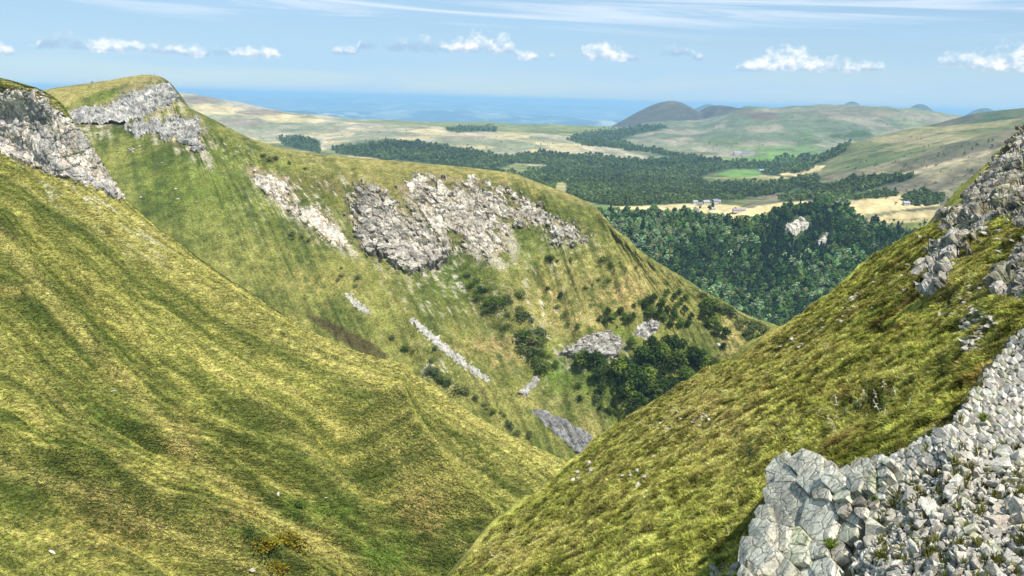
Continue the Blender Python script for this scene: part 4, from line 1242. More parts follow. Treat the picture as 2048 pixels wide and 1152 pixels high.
def rock_proto(seed, n=13, flat=.7):
    r = random.Random(seed)
    bm = bmesh.new()
    for k in range(n):
        v = Vector((r.gauss(0, 1), r.gauss(0, 1), r.gauss(0, 1))).normalized() * r.uniform(.8, 1.1)
        bm.verts.new((v.x, v.y * r.uniform(.7, 1), v.z * flat))
    bmesh.ops.convex_hull(bm, input=bm.verts)
    bmesh.ops.delete(bm, geom=[v for v in bm.verts if not v.link_faces], context='VERTS')
    bm.normal_update()
    V = [tuple(v.co * .5) for v in bm.verts]
    bm.verts.index_update()
    F = [tuple(v.index for v in f.verts) for f in bm.faces]
    bm.free()
    return V, F


ROCKS = [rock_proto(s, 11 + s % 5, (.55, .7, .85)[s % 3]) for s in range(9)]


def rot_from(z, yaw):
    """euler angles (n,3) turning local z to the given axes with a yaw about it"""
    z = z / np.linalg.norm(z, axis=1, keepdims=True)
    ref = np.stack([np.cos(yaw), np.sin(yaw), 0 * yaw], 1)
    x = ref - z * (ref * z).sum(1, keepdims=True)
    x /= np.linalg.norm(x, axis=1, keepdims=True)
    y = np.cross(z, x)
    ry = np.arcsin(np.clip(-x[:, 2], -1, 1))
    return np.stack([np.arctan2(y[:, 2], z[:, 2]), ry, np.arctan2(x[:, 1], x[:, 0])], 1)


_SG = bpy.data.node_groups.new('scatter', 'GeometryNodeTree')
_SG.interface.new_socket('Geometry', in_out='INPUT', socket_type='NodeSocketGeometry')
_SG.interface.new_socket('Geometry', in_out='OUTPUT', socket_type='NodeSocketGeometry')
_i = _SG.nodes.new('NodeGroupInput'); _o = _SG.nodes.new('NodeGroupOutput')
_s = _SG.nodes.new('GeometryNodeSeparateGeometry'); _s.domain = 'POINT'


def _na(nm, ty):
    a = _SG.nodes.new('GeometryNodeInputNamedAttribute')
    a.data_type = ty
    a.inputs['Name'].default_value = nm
    return a.outputs['Attribute']


_ip = _SG.nodes.new('GeometryNodeInstanceOnPoints')
_lk = _SG.links.new
_lk(_i.outputs[0], _s.inputs['Geometry']); _lk(_na('isp', 'BOOLEAN'), _s.inputs['Selection'])
_lk(_s.outputs['Selection'], _ip.inputs['Points']); _lk(_s.outputs['Inverted'], _ip.inputs['Instance'])
_lk(_na('rot', 'FLOAT_VECTOR'), _ip.inputs['Rotation']); _lk(_na('scl', 'FLOAT_VECTOR'), _ip.inputs['Scale'])
_lk(_ip.outputs[0], _o.inputs[0])


def scatter(name, V, F, mats, mi, lv, P, rot, scl, tint, parent=None, smooth=False, label=None, cat=None):
    """one uncountable mass (grass, gravel, far wood): the first vertices are the pattern, the rest its places"""
    nv, n = len(V), len(P)
    me = bpy.data.meshes.new(name)
    me.from_pydata([tuple(map(float, v)) for v in V] + P.tolist(), [], [tuple(f) for f in F])
    for m in mats:
        me.materials.append(m)
    if mi is not None:
        me.polygons.foreach_set('material_index', np.asarray(mi, np.int32))
    if smooth:
        me.polygons.foreach_set('use_smooth', np.full(len(F), True))
    z3 = np.zeros((nv, 3))
    set_attr(me, 'isp', 'BOOLEAN', np.concatenate([np.zeros(nv, bool), np.ones(n, bool)]))
    set_attr(me, 'rot', 'FLOAT_VECTOR', np.concatenate([z3, rot]))
    if scl.ndim == 1:
        scl = np.repeat(scl[:, None], 3, 1)
    set_attr(me, 'scl', 'FLOAT_VECTOR', np.concatenate([z3 + 1, scl]))
    set_attr(me, 'tint', 'FLOAT_COLOR', rgba(np.concatenate([z3 + .1, tint])))
    set_attr(me, 'lv', 'FLOAT', np.concatenate([lv, np.zeros(n)]))
    o = obj(name, me, parent, label=label, cat=cat, kind='stuff')
    md = o.modifiers.new('scatter', 'NODES')
    md.node_group = _SG
    return o


def tuft(seed, nb, w=.09, spread=.5, hgt=1.0):
    r = random.Random(seed)
    V, F, lv = [], [], []
    for k in range(nb):
        a = r.uniform(0, 2 * math.pi)
        b0 = r.uniform(0, .25)
        lean = r.uniform(.15, 1) * spread
        h = hgt * r.uniform(.6, 1.1)
        p0 = np.array([b0 * math.cos(a), b0 * math.sin(a), -.08])
        dr = np.array([math.cos(a), math.sin(a), 0])
        sd = np.array([-math.sin(a), math.cos(a), 0]) * w * r.uniform(.7, 1.3)
        p1 = p0 + dr * lean * .45 + np.array([0, 0, h * .62])
        p2 = p0 + dr * lean * 1.25 + np.array([0, 0, h * (1 - .45 * lean)])
        i = len(V)
        V += [p0 - sd, p0 + sd, p1 - sd * .8, p1 + sd * .8, p2]
        F += [(i, i + 1, i + 3, i + 2), (i + 2, i + 3, i + 4)]
        lv += [r.random()] * 5
    return V, F, np.array(lv)


def scatter_on(L, n, weight, seed):
    rg = np.random.default_rng(seed)
    P = L.P
    a = np.linalg.norm(np.cross(P[1:, :-1] - P[:-1, :-1], P[:-1, 1:] - P[:-1, :-1]), axis=-1)
    w = a * weight[:-1, :-1]
    cum = np.cumsum(w.ravel())
    k = np.searchsorted(cum, rg.random(n) * cum[-1])
    i, j = np.unravel_index(np.minimum(k, w.size - 1), w.shape)
    u, v = rg.random((n, 1)), rg.random((n, 1))
    Q = P[i, j] * (1 - u) * (1 - v) + P[i + 1, j] * u * (1 - v) + P[i, j + 1] * (1 - u) * v + P[i + 1, j + 1] * u * v
    return Q, L.N[i, j], L.c[i, j], L.px[i, j], L.py[i, j], rg


def inview(L, m=140):
    return ((L.px > -m) & (L.px < 2048 + m) & (L.py > -m) & (L.py < 1152 + m) & (L.d > 0)).astype(float)


# grass on the near right slope
w = inview(R) * (R.tr > 2.6)[:, None] * (in_polys(R.px, R.py, [SCREE_OUT]) < 4)
for poly in ([RC1]):
    w = w * np.where(in_polys(R.px, R.py, [poly]) > 4, .12, 1)
w = w / np.maximum(R.d, 25) ** 0.9
for s, nb, n_ in ((1, 16, 80000), (2, 14, 80000)):
    Vt, Ft, lv = tuft(s, nb, .05, .75)
    Q, Nn, cc, qx, qy, rg = scatter_on(R, n_, w, 400 + s)
    ax = Nn * .5 + np.array([-.25, .1, .75]) + rg.normal(0, .15, Nn.shape)
    sz = rg.uniform(.14, .32, n_) * np.clip(1 + .9 * fbm(Q * .9, 66, 2), .35, 2)
    hue = fbm(Q * .35, 67, 3)[:, None]
    clump = fbm(Q * 1.1, 68, 2)[:, None]
    tn_ = cc * rg.uniform(.8, 2.1, (n_, 1)) * np.clip(1 + 1.1 * clump, .4, 1.7)
    tn_ = np.where(rg.random((n_, 1)) < .13 + .5 * hue, tn_ * .5 + np.array([.27, .22, .085]) * .8, tn_)
    scatter('grass', Vt, Ft, [M_GRASS], None, lv, Q, rot_from(ax, rg.uniform(0, 6.28, n_)), np.stack([sz * 1.15, sz * 1.15, sz], 1), np.clip(tn_, .01, .6))
# grass on the near left flank
w = inview(L) * ((L.tr > 2.9) & (L.tr < 8.2))[:, None]
w = w * np.where(in_polys(L.px, L.py, [[(-60, 190), (40, 175), (110, 215), (216, 335), (252, 396), (200, 385), (100, 348), (-60, 290)]]) > 0, .05, 1)
for s, nb, n_ in ((3, 8, 80000), (4, 7, 80000)):
    Vt, Ft, lv = tuft(s, nb, .13, .7)
    Q, Nn, cc, qx, qy, rg = scatter_on(L, n_, w, 420 + s)
    ax = Nn * .5 + np.array([.25, -.2, .7]) + rg.normal(0, .15, Nn.shape)
    sz = rg.uniform(.22, .55, n_)
    tn_ = cc * rg.uniform(.6, 2.5, (n_, 1)) * np.array([1, 1.02, 1])
    scatter('grass', Vt, Ft, [M_GRASS], None, lv, Q, rot_from(ax, rg.uniform(0, 6.28, n_)), np.stack([sz * 1.3, sz * 1.3, sz * .8], 1), np.clip(tn_, .01, .6))

# ------------------------------------------------------------------ foreground outcrop and scree
BLK = [(1482, 1200), (1502, 1090), (1530, 1018), (1548, 962), (1560, 924), (1592, 908), (1640, 922), (1682, 942), (1722, 930), (1770, 914), (1832, 886), (1902, 850), (1927, 812), (1952, 772), (1987, 728), (2017, 688), (2062, 648), (2130, 640), (2140, 890), (2000, 912), (1900, 932), (1840, 962), (1790, 1008), (1745, 1060), (1705, 1110), (1690, 1200)]
OUTC = [(1482, 1200), (1502, 1090), (1530, 1018), (1548, 962), (1560, 924), (1592, 908), (1640, 922), (1682, 942), (1722, 930), (1775, 914), (1800, 940), (1790, 1000), (1745, 1060), (1705, 1110), (1690, 1200)]


r_ = random.Random(11)
_rg = np.random.default_rng(12)
cx_, cy_ = _rg.uniform(1470, 2150, 26000), _rg.uniform(635, 1210, 26000)
sd_ = sdist(cx_, cy_, BLK)
keep_ = sd_ >= -70
cx_, cy_ = cx_[keep_], cy_[keep_]
cr_ = np.where(sdist(cx_, cy_, OUTC) > -60, 84 - 68 * sstep(cx_, 1625, 1790), 14.0) * np.where(sd_[keep_] < 8, .45, 1) * np.clip(_rg.lognormal(-.05, .38, len(cx_)), .45, 2.0)
SA = np.zeros((0, 3))
for x, y, rr in zip(cx_, cy_, cr_):
    if not len(SA) or (((SA[:, 0] - x) ** 2 + (SA[:, 1] - y) ** 2) > (rr * .36 + SA[:, 2] * .36) ** 2).all():
        SA = np.concatenate([SA, [(x, y, rr)]])
seeds = [tuple(q) for q in SA]
s_out = sdist(SA[:, 0], SA[:, 1], OUTC)
s_blk = sdist(SA[:, 0], SA[:, 1], BLK)


def clip_poly(poly, px, py, nx_, ny_):
    out = []
    n = len(poly)
    for k in range(n):
        a, b = poly[k], poly[(k + 1) % n]
        da = (a[0] - px) * nx_ + (a[1] - py) * ny_
        db = (b[0] - px) * nx_ + (b[1] - py) * ny_
        if da <= 0: out.append(a)
        if (da < 0) != (db < 0) and da != db:
            t = da / (da - db)
            out.append((a[0] + (b[0] - a[0]) * t, a[1] + (b[1] - a[1]) * t))
    return out


# the bed of blocks and scree is a swell of the slope that faces the camera
RIM = [(1420, 1330), (1478, 1185), (1500, 1090), (1530, 1018), (1550, 960), (1562, 926), (1592, 910), (1640, 924), (1682, 944), (1722, 934), (1770, 918), (1832, 890), (1902, 854), (1927, 816), (1952, 776), (1987, 732), (2017, 692), (2062, 652), (2160, 570), (2300, 450)]
BOT = [(1500, 1420), (1540, 1420), (1580, 1420), (1620, 1420), (1660, 1420), (1690, 1420), (1720, 1420), (1760, 1420), (1800, 1420), (1840, 1420), (1880, 1420), (1930, 1420), (1980, 1420), (2030, 1420), (2080, 1420), (2140, 1400), (2200, 1380), (2280, 1340), (2400, 1250), (2500, 1100)]
rows = []
for t in (0, .06, .2, .45, .75, 1):
    row = []
    for k, (a, b) in enumerate(zip(RIM, BOT)):
        x, y = a[0] + (b[0] - a[0]) * t, a[1] + (b[1] - a[1]) * t
        g = gR(x, y)
        f = .74 + .22 * t + .12 * max(0, (k - 12) / 7) * (1 - t)
        row.append(PW(x, y, max(6.5, g * min(f, .965))))
    rows.append(row)
rows = np.array(rows)
def behind(f, px_in):
    out = []
    for a, b, p in zip(RIM, BOT, rows[0]):
        v = np.array([b[0] - a[0], b[1] - a[1]], float); v *= px_in / np.linalg.norm(v)
        out.append(PW(a[0] + v[0], a[1] + v[1], ((p - CAM) @ fw) * f))
    return np.array(out)
bs1 = behind(1.05, 5); bs2 = behind(1.5, 30)
CC_ = np.concatenate([[bs2, bs1], rows], 0)
C = landform('scree', CC_, np.concatenate([np.linspace(0, 1.8, 8), np.linspace(1.85, 7, 130)]), np.linspace(0, 19, 220),
             lambda P, px, py, tr, tc: .25 * fbm(P * .4, 150, 3) + .05 * fbm(P * 2.5, 151, 3),
             lambda P, px, py, tr, tc, h: lerp(np.array([.06, .055, .042]), np.array([.11, .10, .03]), sstep(fbm(P * .9, 152, 3), .1, .5)), M_R, 1,
             kind=None, label='field of loose grey angular stones filling the bottom right corner', cat='scree')
outcrop = obj('rock_outcrop', None, label='big pale lichened outcrop split into fitted blocks at the bottom right', cat='outcrop')
scree = C.ob
hp0, hn0 = hit(C, 1640, 1050)
outcrop.location = hp0
hp1 = np.zeros(3)
nC = np.cross(hit(C, 1900, 1000)[0] - hp0, hit(C, 1640, 950)[0] - hp0); nC /= np.linalg.norm(nC)
if nC[2] < 0: nC = -nC
for i_s, (x, y, rr) in enumerate(seeds):
    if s_blk[i_s] < 2: continue
    big = s_out[i_s] > 0
    rad = min(rr * 2.1, 120)
    poly = [(x + rad * math.cos(a), y + rad * math.sin(a)) for a in np.linspace(0, 2 * math.pi, 9)[:-1] + r_.random()]
    d2 = np.hypot(SA[:, 0] - x, SA[:, 1] - y)
    for q in np.argsort(d2)[1:30]:
        X, Y, rq = SA[q]
        f = rr / (rr + rq)
        poly = clip_poly(poly, x + (X - x) * f, y + (Y - y) * f, X - x, Y - y)
        if len(poly) < 3: break
    if len(poly) < 3: continue
    hp, hn = hit(C, x, y)
    if hp is None: continue
    hn = nC
    shr = 1 - min(.2, (.5 if big else .9) / rr)
    edge = sstep(s_blk[i_s], 0, 45 if big else 20)
    raise_ = (0.16 + .26 * edge + r_.uniform(-.02, .02)) if big else (.06 + .08 * edge + r_.uniform(-.03, .03))
    tx, ty = (r_.gauss(0, .045), r_.gauss(0, .045)) if big else (r_.gauss(0, .16), r_.gauss(0, .16))
    pl3 = []
    for (a, b) in poly:
        a, b = x + (a - x) * shr, y + (b - y) * shr
        dr = pdir(a, b)
        t = ((hp - CAM) @ hn) / (dr @ hn)         # on the tangent plane at the seed
        pl3.append(CAM + dr * t)
    pl3 = np.array(pl3)
    c3 = pl3.mean(0)
    e1 = np.cross(hn, [0, 0, 1.0]); e1 /= np.linalg.norm(e1); e2 = np.cross(hn, e1)
    off = pl3 - c3
    hts = raise_ + (off @ e1) * tx + (off @ e2) * ty
    size = np.linalg.norm(off, axis=1).mean()
    n = len(pl3)
    dep = .9 if big else .35
    V_ = []
    for i in range(n): V_.append(pl3[i] * 1.0 - hn * dep + off[i] * .02)
    for i in range(n): V_.append(c3 + off[i] * (r_.uniform(.985, 1.0) if big else r_.uniform(.95, 1.0)) + hn * (hts[i] - (size * r_.uniform(.02, .05) if big else size * r_.uniform(.06, .16))))
    for i in range(n): V_.append(c3 + off[i] * (r_.uniform(.90, .96) if big else r_.uniform(.76, .88)) + hn * (raise_ + ((off[i] * .82) @ e1) * tx + ((off[i] * .82) @ e2) * ty + size * r_.uniform(-.04, .05)))
    V_.append(c3 + hn * (raise_ + size * r_.uniform(-.02, .08)) + off[0] * .1)
    F_ = []
    for i in range(n):
        j = (i + 1) % n
        F_ += [(i, j, n + j, n + i), (n + i, n + j, 2 * n + j, 2 * n + i), (2 * n + i, 2 * n + j, 3 * n)]
    root = outcrop if big else scree
    org = np.array(hp0 if big else hp1)
    V_ = np.array(V_)
    me = mesh_py('rock_block', V_ - c3, F_, M_BLOCK if big else M_STONE)
    fn = sum((p.normal * p.area for p in me.polygons), Vector())
    if fn.dot(Vector(hn)) < 0:
        me.flip_normals()
    obj('rock_block' if big else 'block', me, root, loc=c3 - org)

# loose stones
LOOSE = [(1690, 1230), (1712, 1110), (1750, 1055), (1795, 1005), (1845, 958), (1902, 928), (2000, 908), (2160, 880), (2260, 1260)]
rmesh = [mesh_py('stone', V_, F_, M_STONE) for V_, F_ in ROCKS]
st = []
rg = np.random.default_rng(31)
cand = np.stack([rg.uniform(1680, 2200, 30000), rg.uniform(880, 1230, 30000)], 1)
inside = sdist(cand[:, 0], cand[:, 1], LOOSE) > 2
cand = cand[inside][:6500]
big_n = 0
for k, (x, y) in enumerate(cand):
    hp, hn = hit(C, x, y)
    if hp is None: continue
    d = (hp - CAM) @ fw
    s = (rg.uniform(34, 54) if k < 45 else (rg.uniform(17, 34) if k < 520 else np.clip(rg.lognormal(2.45, .35), 6, 24))) * d / FPX
    st.append((hp + hn * (s * rg.uniform(-.05, .25) + (.05 if k < 900 else 0)), hn, s, x, y))
st_big = [q for q in st[:520] if -20 < q[3] < 2070 and q[4] < 1170]
st_big.sort(key=lambda q: -q[2] / ((q[0] - CAM) @ fw))
idn = {id(q) for q in st_big[:300]}
for q in st_big[:300]:
    o = obj('stone', rmesh[r_.randrange(9)], scree, loc=q[0] - hp1)
    o.rotation_euler = [r_.uniform(0, 6.28) for _ in range(3)]
    o.scale = [q[2] * r_.uniform(.8, 1.25) for _ in range(3)]
rest = [q for q in st if id(q) not in idn]
for v in range(3):
    qq = rest[v::3]
    P_ = np.array([q[0] for q in qq]) - hp1
    n = len(qq)
    sz = np.array([q[2] for q in qq])
    V_, F_ = ROCKS[v * 2]
    scatter('small_stones', V_, F_, [M_STONE], None, np.zeros(len(V_)), P_, rg.uniform(0, 6.28, (n, 3)), sz[:, None] * rg.uniform(.75, 1.3, (n, 3)), np.full((n, 3), .3), parent=scree)

w = inview(C) * (C.tr > 1.8)[:, None] * (np.exp(-np.maximum(in_polys(C.px, C.py, [BLK]), 0) / 9.0) * (C.px > 1760) * 1.0 + .035 * sstep(fbm(C.P * .8, 155, 3), .30, .55))
Vt, Ft, lv = tuft(9, 16, .05, .75)
Q, Nn, cc, qx, qy, rg2 = scatter_on(C, 520, w, 433)
scatter('grass', Vt, Ft, [M_GRASS], None, lv, Q + Nn * .06, rot_from(Nn * .4 + np.array([0, 0, .8]), rg2.uniform(0, 6.28, 520)), rg2.uniform(.14, .30, 520), np.array([.15, .15, .03]) * rg2.uniform(.5, 1.7, (520, 1)))

# stone spills and loose rocks in the grass of the right slope
bmesh_b = [mesh_py('rock', V_, F_, M_BOULDER) for V_, F_ in ROCKS]


def rocks(L, pts, label, group, name='loose_rock', cat='rock', flat=.8):
    for (x, y, s) in pts:
        hp, hn = hit(L, x, y)
        if hp is None: continue
        d = (hp - CAM) @ fw
        o = obj(name, bmesh_b[r_.randrange(9)], None, label, cat, group, loc=hp + hn * .12 * s * d / FPX)
        o.rotation_euler = [r_.uniform(-.5, .5), r_.uniform(-.5, .5), r_.uniform(0, 6.28)]
        k = s * d / FPX
        o.scale = (k * r_.uniform(.9, 1.3), k * r_.uniform(.7, 1.1), k * flat * r_.uniform(.7, 1.1))


def fill(polys, n, s0, s1, seed):
    rr = np.random.default_rng(seed)
    out = []
    for p in polys:
        xs = [q[0] for q in p]; ys = [q[1] for q in p]
        x, y = rr.uniform(min(xs), max(xs), 40 * n), rr.uniform(min(ys), max(ys), 40 * n)
        k = np.where(sdist(x, y, p) > 0)[0][:n]
        out += [(a, b, c) for a, b, c in zip(x[k], y[k], rr.uniform(s0, s1, len(k)))]
    return out


def spill(L, poly, n, s0, s1, seed, label, flat=.6, cat='stones'):
    pts = fill([poly], n, s0, s1, seed)
    h0, _ = hit(L, *np.mean(poly, axis=0))
    if h0 is None: return
    root = obj('stone_spill', None, None, label, cat, loc=h0)
    for (x, y, s) in pts:
        hp, hn = hit(L, x, y)
        if hp is None: continue
        k = 1.35 * s * ((hp - CAM) @ fw) / FPX
        o = obj('stone', bmesh_b[r_.randrange(9)], root, loc=hp + hn * .3 * k - h0)
        o.rotation_euler = [r_.uniform(-.5, .5), r_.uniform(-.5, .5), r_.uniform(0, 6.28)]
        o.scale = (k * r_.uniform(.9, 1.3), k * r_.uniform(.7, 1.1), k * flat * r_.uniform(.7, 1.1))


spill(R, [(1920, 648), (1950, 615), (1985, 628), (1998, 650), (1965, 664), (1978, 690), (1950, 708), (1924, 700), (1932, 672)], 110, 6, 16, 1, 'spill of pale stones in the grass beside the upper scree')
spill(R, [(1735, 905), (1765, 882), (1800, 862), (1832, 850), (1818, 880), (1780, 892), (1750, 908)], 60, 4, 10, 2, 'thin streak of white stones in the grass just above the outcrop')
spill(R, [(1675, 645), (1690, 612), (1712, 586), (1724, 588), (1712, 620), (1690, 650)], 34, 5, 11, 3, 'patch of pale stones right under the edge facing the forest')
spill(R, [(1570, 690), (1600, 660), (1650, 640), (1650, 665), (1610, 700), (1580, 712)], 22, 4, 9, 4, 'sprinkle of small stones along the grassy edge above the spur wood')
spill(R, [(1240, 960), (1300, 915), (1340, 905), (1330, 945), (1270, 985)], 14, 5, 12, 5, 'cluster of grey rocks in the lower middle of the right slope', 1.0)
spill(R, [(1140, 960), (1180, 930), (1190, 945), (1155, 985)], 10, 5, 14, 15, 'few rocks at the lower grassy edge beside the dark slab', 1.0)
spill(R, [(1380, 840), (1410, 815), (1440, 830), (1400, 860)], 10, 5, 10, 6, 'small rocks among the dry tussocks below the slope edge', 1.0)
spill(R, [(1860, 620), (1900, 600), (1960, 560), (1990, 540), (1990, 600), (1900, 640)], 30, 5, 13, 7, 'loose rocks trailing down between the two lower crags', .8)
spill(R, [(1940, 480), (2000, 450), (2040, 480), (1990, 520)], 26, 5, 14, 17, 'broken rocks at the foot of the dark crag', .8)
spill(R, [(1400, 1190), (1450, 1125), (1490, 1095), (1480, 1190)], 14, 14, 34, 8, 'mossy stones at the foot of the big outcrop', .8)

spill(R, [(1700, 560), (1790, 500), (1850, 470), (1870, 520), (1800, 600), (1720, 640)], 14, 4, 10, 31, 'scattered flat stones in the grass left of the upright crag', .5)
spill(R, [(1480, 740), (1560, 690), (1620, 700), (1560, 770), (1480, 790)], 10, 4, 9, 32, 'scattered flat stones high on the dry part of the right slope', .5)
spill(R, [(1290, 870), (1380, 800), (1420, 840), (1360, 900)], 10, 4, 9, 33, 'scattered stones along the dry rim over the ravine trees', .7)
spill(R, [(1850, 640), (1920, 620), (1930, 760), (1860, 800), (1800, 760)], 12, 4, 9, 34, 'scattered stones in the grass left of the pale stone spill', .6)
spill(R, [(980, 1120), (1060, 1040), (1120, 1050), (1040, 1140)], 8, 5, 10, 35, 'few stones on the lowest visible edge of the right slope', .7)

# boulders on the grassy flanks
for (x, y, s, lb) in ((229, 782, 13, 'white boulder on the yellow rib of the left flank'), (258, 757, 7, 'small white boulder just above the rib boulder'), (553, 990, 17, 'pale boulder above the bright green patch low on the left flank'),
                      (104, 1106, 17, 'flat grey boulder low in the left corner'), (26, 1104, 8, 'small pale boulder nearest the left border'), (252, 1098, 9, 'pale boulder in the tan patch low on the left flank'),
                      (774, 1088, 8, 'white boulder on the dark green patch near the valley notch'), (652, 996, 9, 'boulder above the bushes at the valley notch'), (506, 1140, 14, 'tan boulder at the bottom edge below the bushes'),
                      (452, 648, 6, 'tiny boulder below the yellow gully'), (333, 1056, 6, 'tiny pale boulder on the lower rib'), (736, 752, 6, 'tiny white boulder where the gully meets the crest')):
    rocks(L, [(x, y, s)], lb, None, 'boulder', 'boulder')
for (x, y, s, lb) in ((324, 326, 9, 'oval white boulder below the lower summit cliff'), (357, 399, 8, 'white boulder in the middle of the green ridge flank'), (282, 395, 8, 'long pale boulder near the left crest edge'),
                      (394, 404, 6, 'pale boulder right of the middle boulder'), (352, 378, 7, 'paired pale boulder on the green flank'), (541, 320, 12, 'pale rock pile under the ridge crest'), (470, 311, 9, 'flat white boulder on the upper ridge flank'),
                      (468, 402, 5, 'tiny white boulder left of the scar'), (1362, 742, 7, 'white boulder between the ravine trees'), (1165, 765, 7, 'white boulder on the grass left of the ravine trees'), (1436, 690, 12, 'pale eroded rock by the path on the ravine spur')):
    rocks(B, [(x, y, s)], lb, None, 'boulder', 'boulder')
rocks(B, fill([[(290, 330), (420, 320), (480, 420), (560, 500), (520, 520), (400, 470), (330, 420)], [(420, 280), (520, 300), (640, 330), (600, 340), (520, 320)]], 16, 2.5, 5, 9), 'scattered small white stone on the green flank of the ridge', 'small stones on the ridge flank')
rocks(B, fill([[(130, 270), (190, 262), (250, 290), (230, 310), (180, 290)], [(250, 300), (290, 290), (270, 310)]], 12, 4, 9, 12), 'small rock in the hollow between the left cliff and the summit cliffs', 'rocks in the hollow')
rocks(B, fill([[(820, 700), (900, 720), (920, 760), (870, 760)], [(1060, 620), (1100, 620), (1110, 680), (1080, 690)], [(880, 540), (940, 620), (1000, 680), (980, 690), (920, 610)]], 6, 2.5, 6, 10), 'pale stone scattered below the cliffs towards the ravine', 'stones below the cliffs')

# ------------------------------------------------------------------ trees and shrubs

def quad_at(V, F, lv, c, nrm, s, r):
    a = Vector(nrm).normalized()
    b = a.orthogonal().normalized()
    b.rotate(Matrix.Rotation(r.uniform(0, 6.28), 3, a))
    d = a.cross(b)
    i = len(V)
    k = r.uniform(.6, 1.2)
    c = Vector(c)
    V += [tuple(c - b * s), tuple(c + d * s * k), tuple(c + b * s), tuple(c - d * s * k)]
    F.append((i, i + 1, i + 2, i + 3))
    lv += [r.random()] * 4


def tube(V, F, p0, p1, a, b, n=5):
    p0, p1 = Vector(p0), Vector(p1)
    z = (p1 - p0).normalized(); x = z.orthogonal().normalized(); y = z.cross(x)
    i = len(V)
    for p, q in ((p0, a), (p1, b)):
        for k in range(n):
            an = 2 * math.pi * k / n
            V.append(tuple(p + x * q * math.cos(an) + y * q * math.sin(an)))
    for k in range(n):
        F.append((i + k, i + (k + 1) % n, i + n + (k + 1) % n, i + n + k))


def tree_geo(seed, nleaf, kind='round', leaf=.07):
    """unit height tree: crown (V,F,lv) and trunk (V,F)"""
    r = random.Random(seed)
    V, F, lv, TV, TF = [], [], [], [], []
    if kind == 'cone':
        tube(TV, TF, (0, 0, -.06), (0, 0, .9), .022, .005)
        for k in range(nleaf):
            z = r.uniform(.08, 1) ** 1.1
            rad = .21 * (1.04 - z) * (1 + .25 * math.sin(z * 40)) * r.uniform(.55, 1.1)
            a = r.uniform(0, 6.28)
            quad_at(V, F, lv, (rad * math.cos(a), rad * math.sin(a), z), (math.cos(a) + r.gauss(0, .3), math.sin(a) + r.gauss(0, .3), .5 + r.gauss(0, .3)), leaf * r.uniform(.6, 1.1), r)
        return (V, F, lv), (TV, TF)
    zc, hw = (.60, .34) if kind == 'round' else (.48, .62)
    top = .45 if kind == 'round' else .2
    tube(TV, TF, (0, 0, -.08), (.01, 0, top), .035, .022)
    lobes = []
    nl = 8
    for k in range(nl):
        a = 6.28 * k / nl + r.uniform(-.3, .3)
        rr = r.uniform(.35, .75) * hw
        c = Vector((rr * math.cos(a), rr * math.sin(a), zc + r.uniform(-.22, .14)))
        lobes.append((c, r.uniform(.42, .62) * hw))
        tube(TV, TF, (.01, 0, top - .08), tuple(c), .016, .004, 4)
    lobes.append((Vector((r.uniform(-.05, .05), r.uniform(-.05, .05), zc + .2)), .6 * hw))
    lobes.append((Vector((0, 0, zc)), .7 * hw))
    lobes.append((Vector((r.uniform(-.1, .1), r.uniform(-.1, .1), zc + .26)), .42 * hw))
    for k in range(nleaf):
        c, q = lobes[r.randrange(len(lobes))]
        n = Vector((r.gauss(0, 1), r.gauss(0, 1), r.gauss(0, 1) + .25)).normalized()
        p = c + n * q * r.uniform(.75, 1.08)
        quad_at(V, F, lv, p, n + Vector((r.gauss(0, .35), r.gauss(0, .35), r.gauss(0, .35) + .2)), leaf * r.uniform(.6, 1.15), r)
    return (V, F, lv), (TV, TF)


LM = {'dark': leaf_mat('leaves_dark', (.034, .064, .018), .35, False), 'mid': leaf_mat('leaves_mid', (.070, .125, .028), .35, False),
      'pale': leaf_mat('leaves_pale', (.20, .26, .12), .25, False), 'grey': leaf_mat('leaves_grey', (.10, .14, .06), .3, False),
      'fir': leaf_mat('needles', (.018, .038, .016), .3, False), 'gold': leaf_mat('leaves_gold', (.17, .15, .012), .2, False)}
_tm = {}


def tree_meshes(kind, mat, var, nleaf, leaf):
    key = (kind, mat, var, nleaf)
    if key not in _tm:
        (V_, F_, lv), (TV, TF) = tree_geo(var * 7 + 3, nleaf, kind, leaf)
        me = mesh_py('crown', V_, F_, LM[mat])
        set_attr(me, 'lv', 'FLOAT', np.array(lv))
        _tm[key] = (me, mesh_py('trunk', TV, TF, M_BARK, True))
    return _tm[key]


def plant(name, pos, h, kind, mat, label, cat, group, nleaf=420, leaf=.055, wide=1.0, trunk='trunk'):
    cm, tm = tree_meshes(kind, mat, r_.randrange(4), nleaf, leaf)
    root = obj(name, None, None, label, cat, group, loc=pos)
    root.rotation_euler = (0, 0, r_.uniform(0, 6.28))
    root.scale = (h * wide * r_.uniform(.9, 1.12), h * wide * r_.uniform(.9, 1.12), h)
    obj('crown', cm, root)
    obj(trunk, tm, root)
    return root


def zp(lst):   # from an enlarged view of the ravine
    return [(1000 + a / 2.88, 540 + b / 2.88, h / 2.88) for a, b, h in lst]


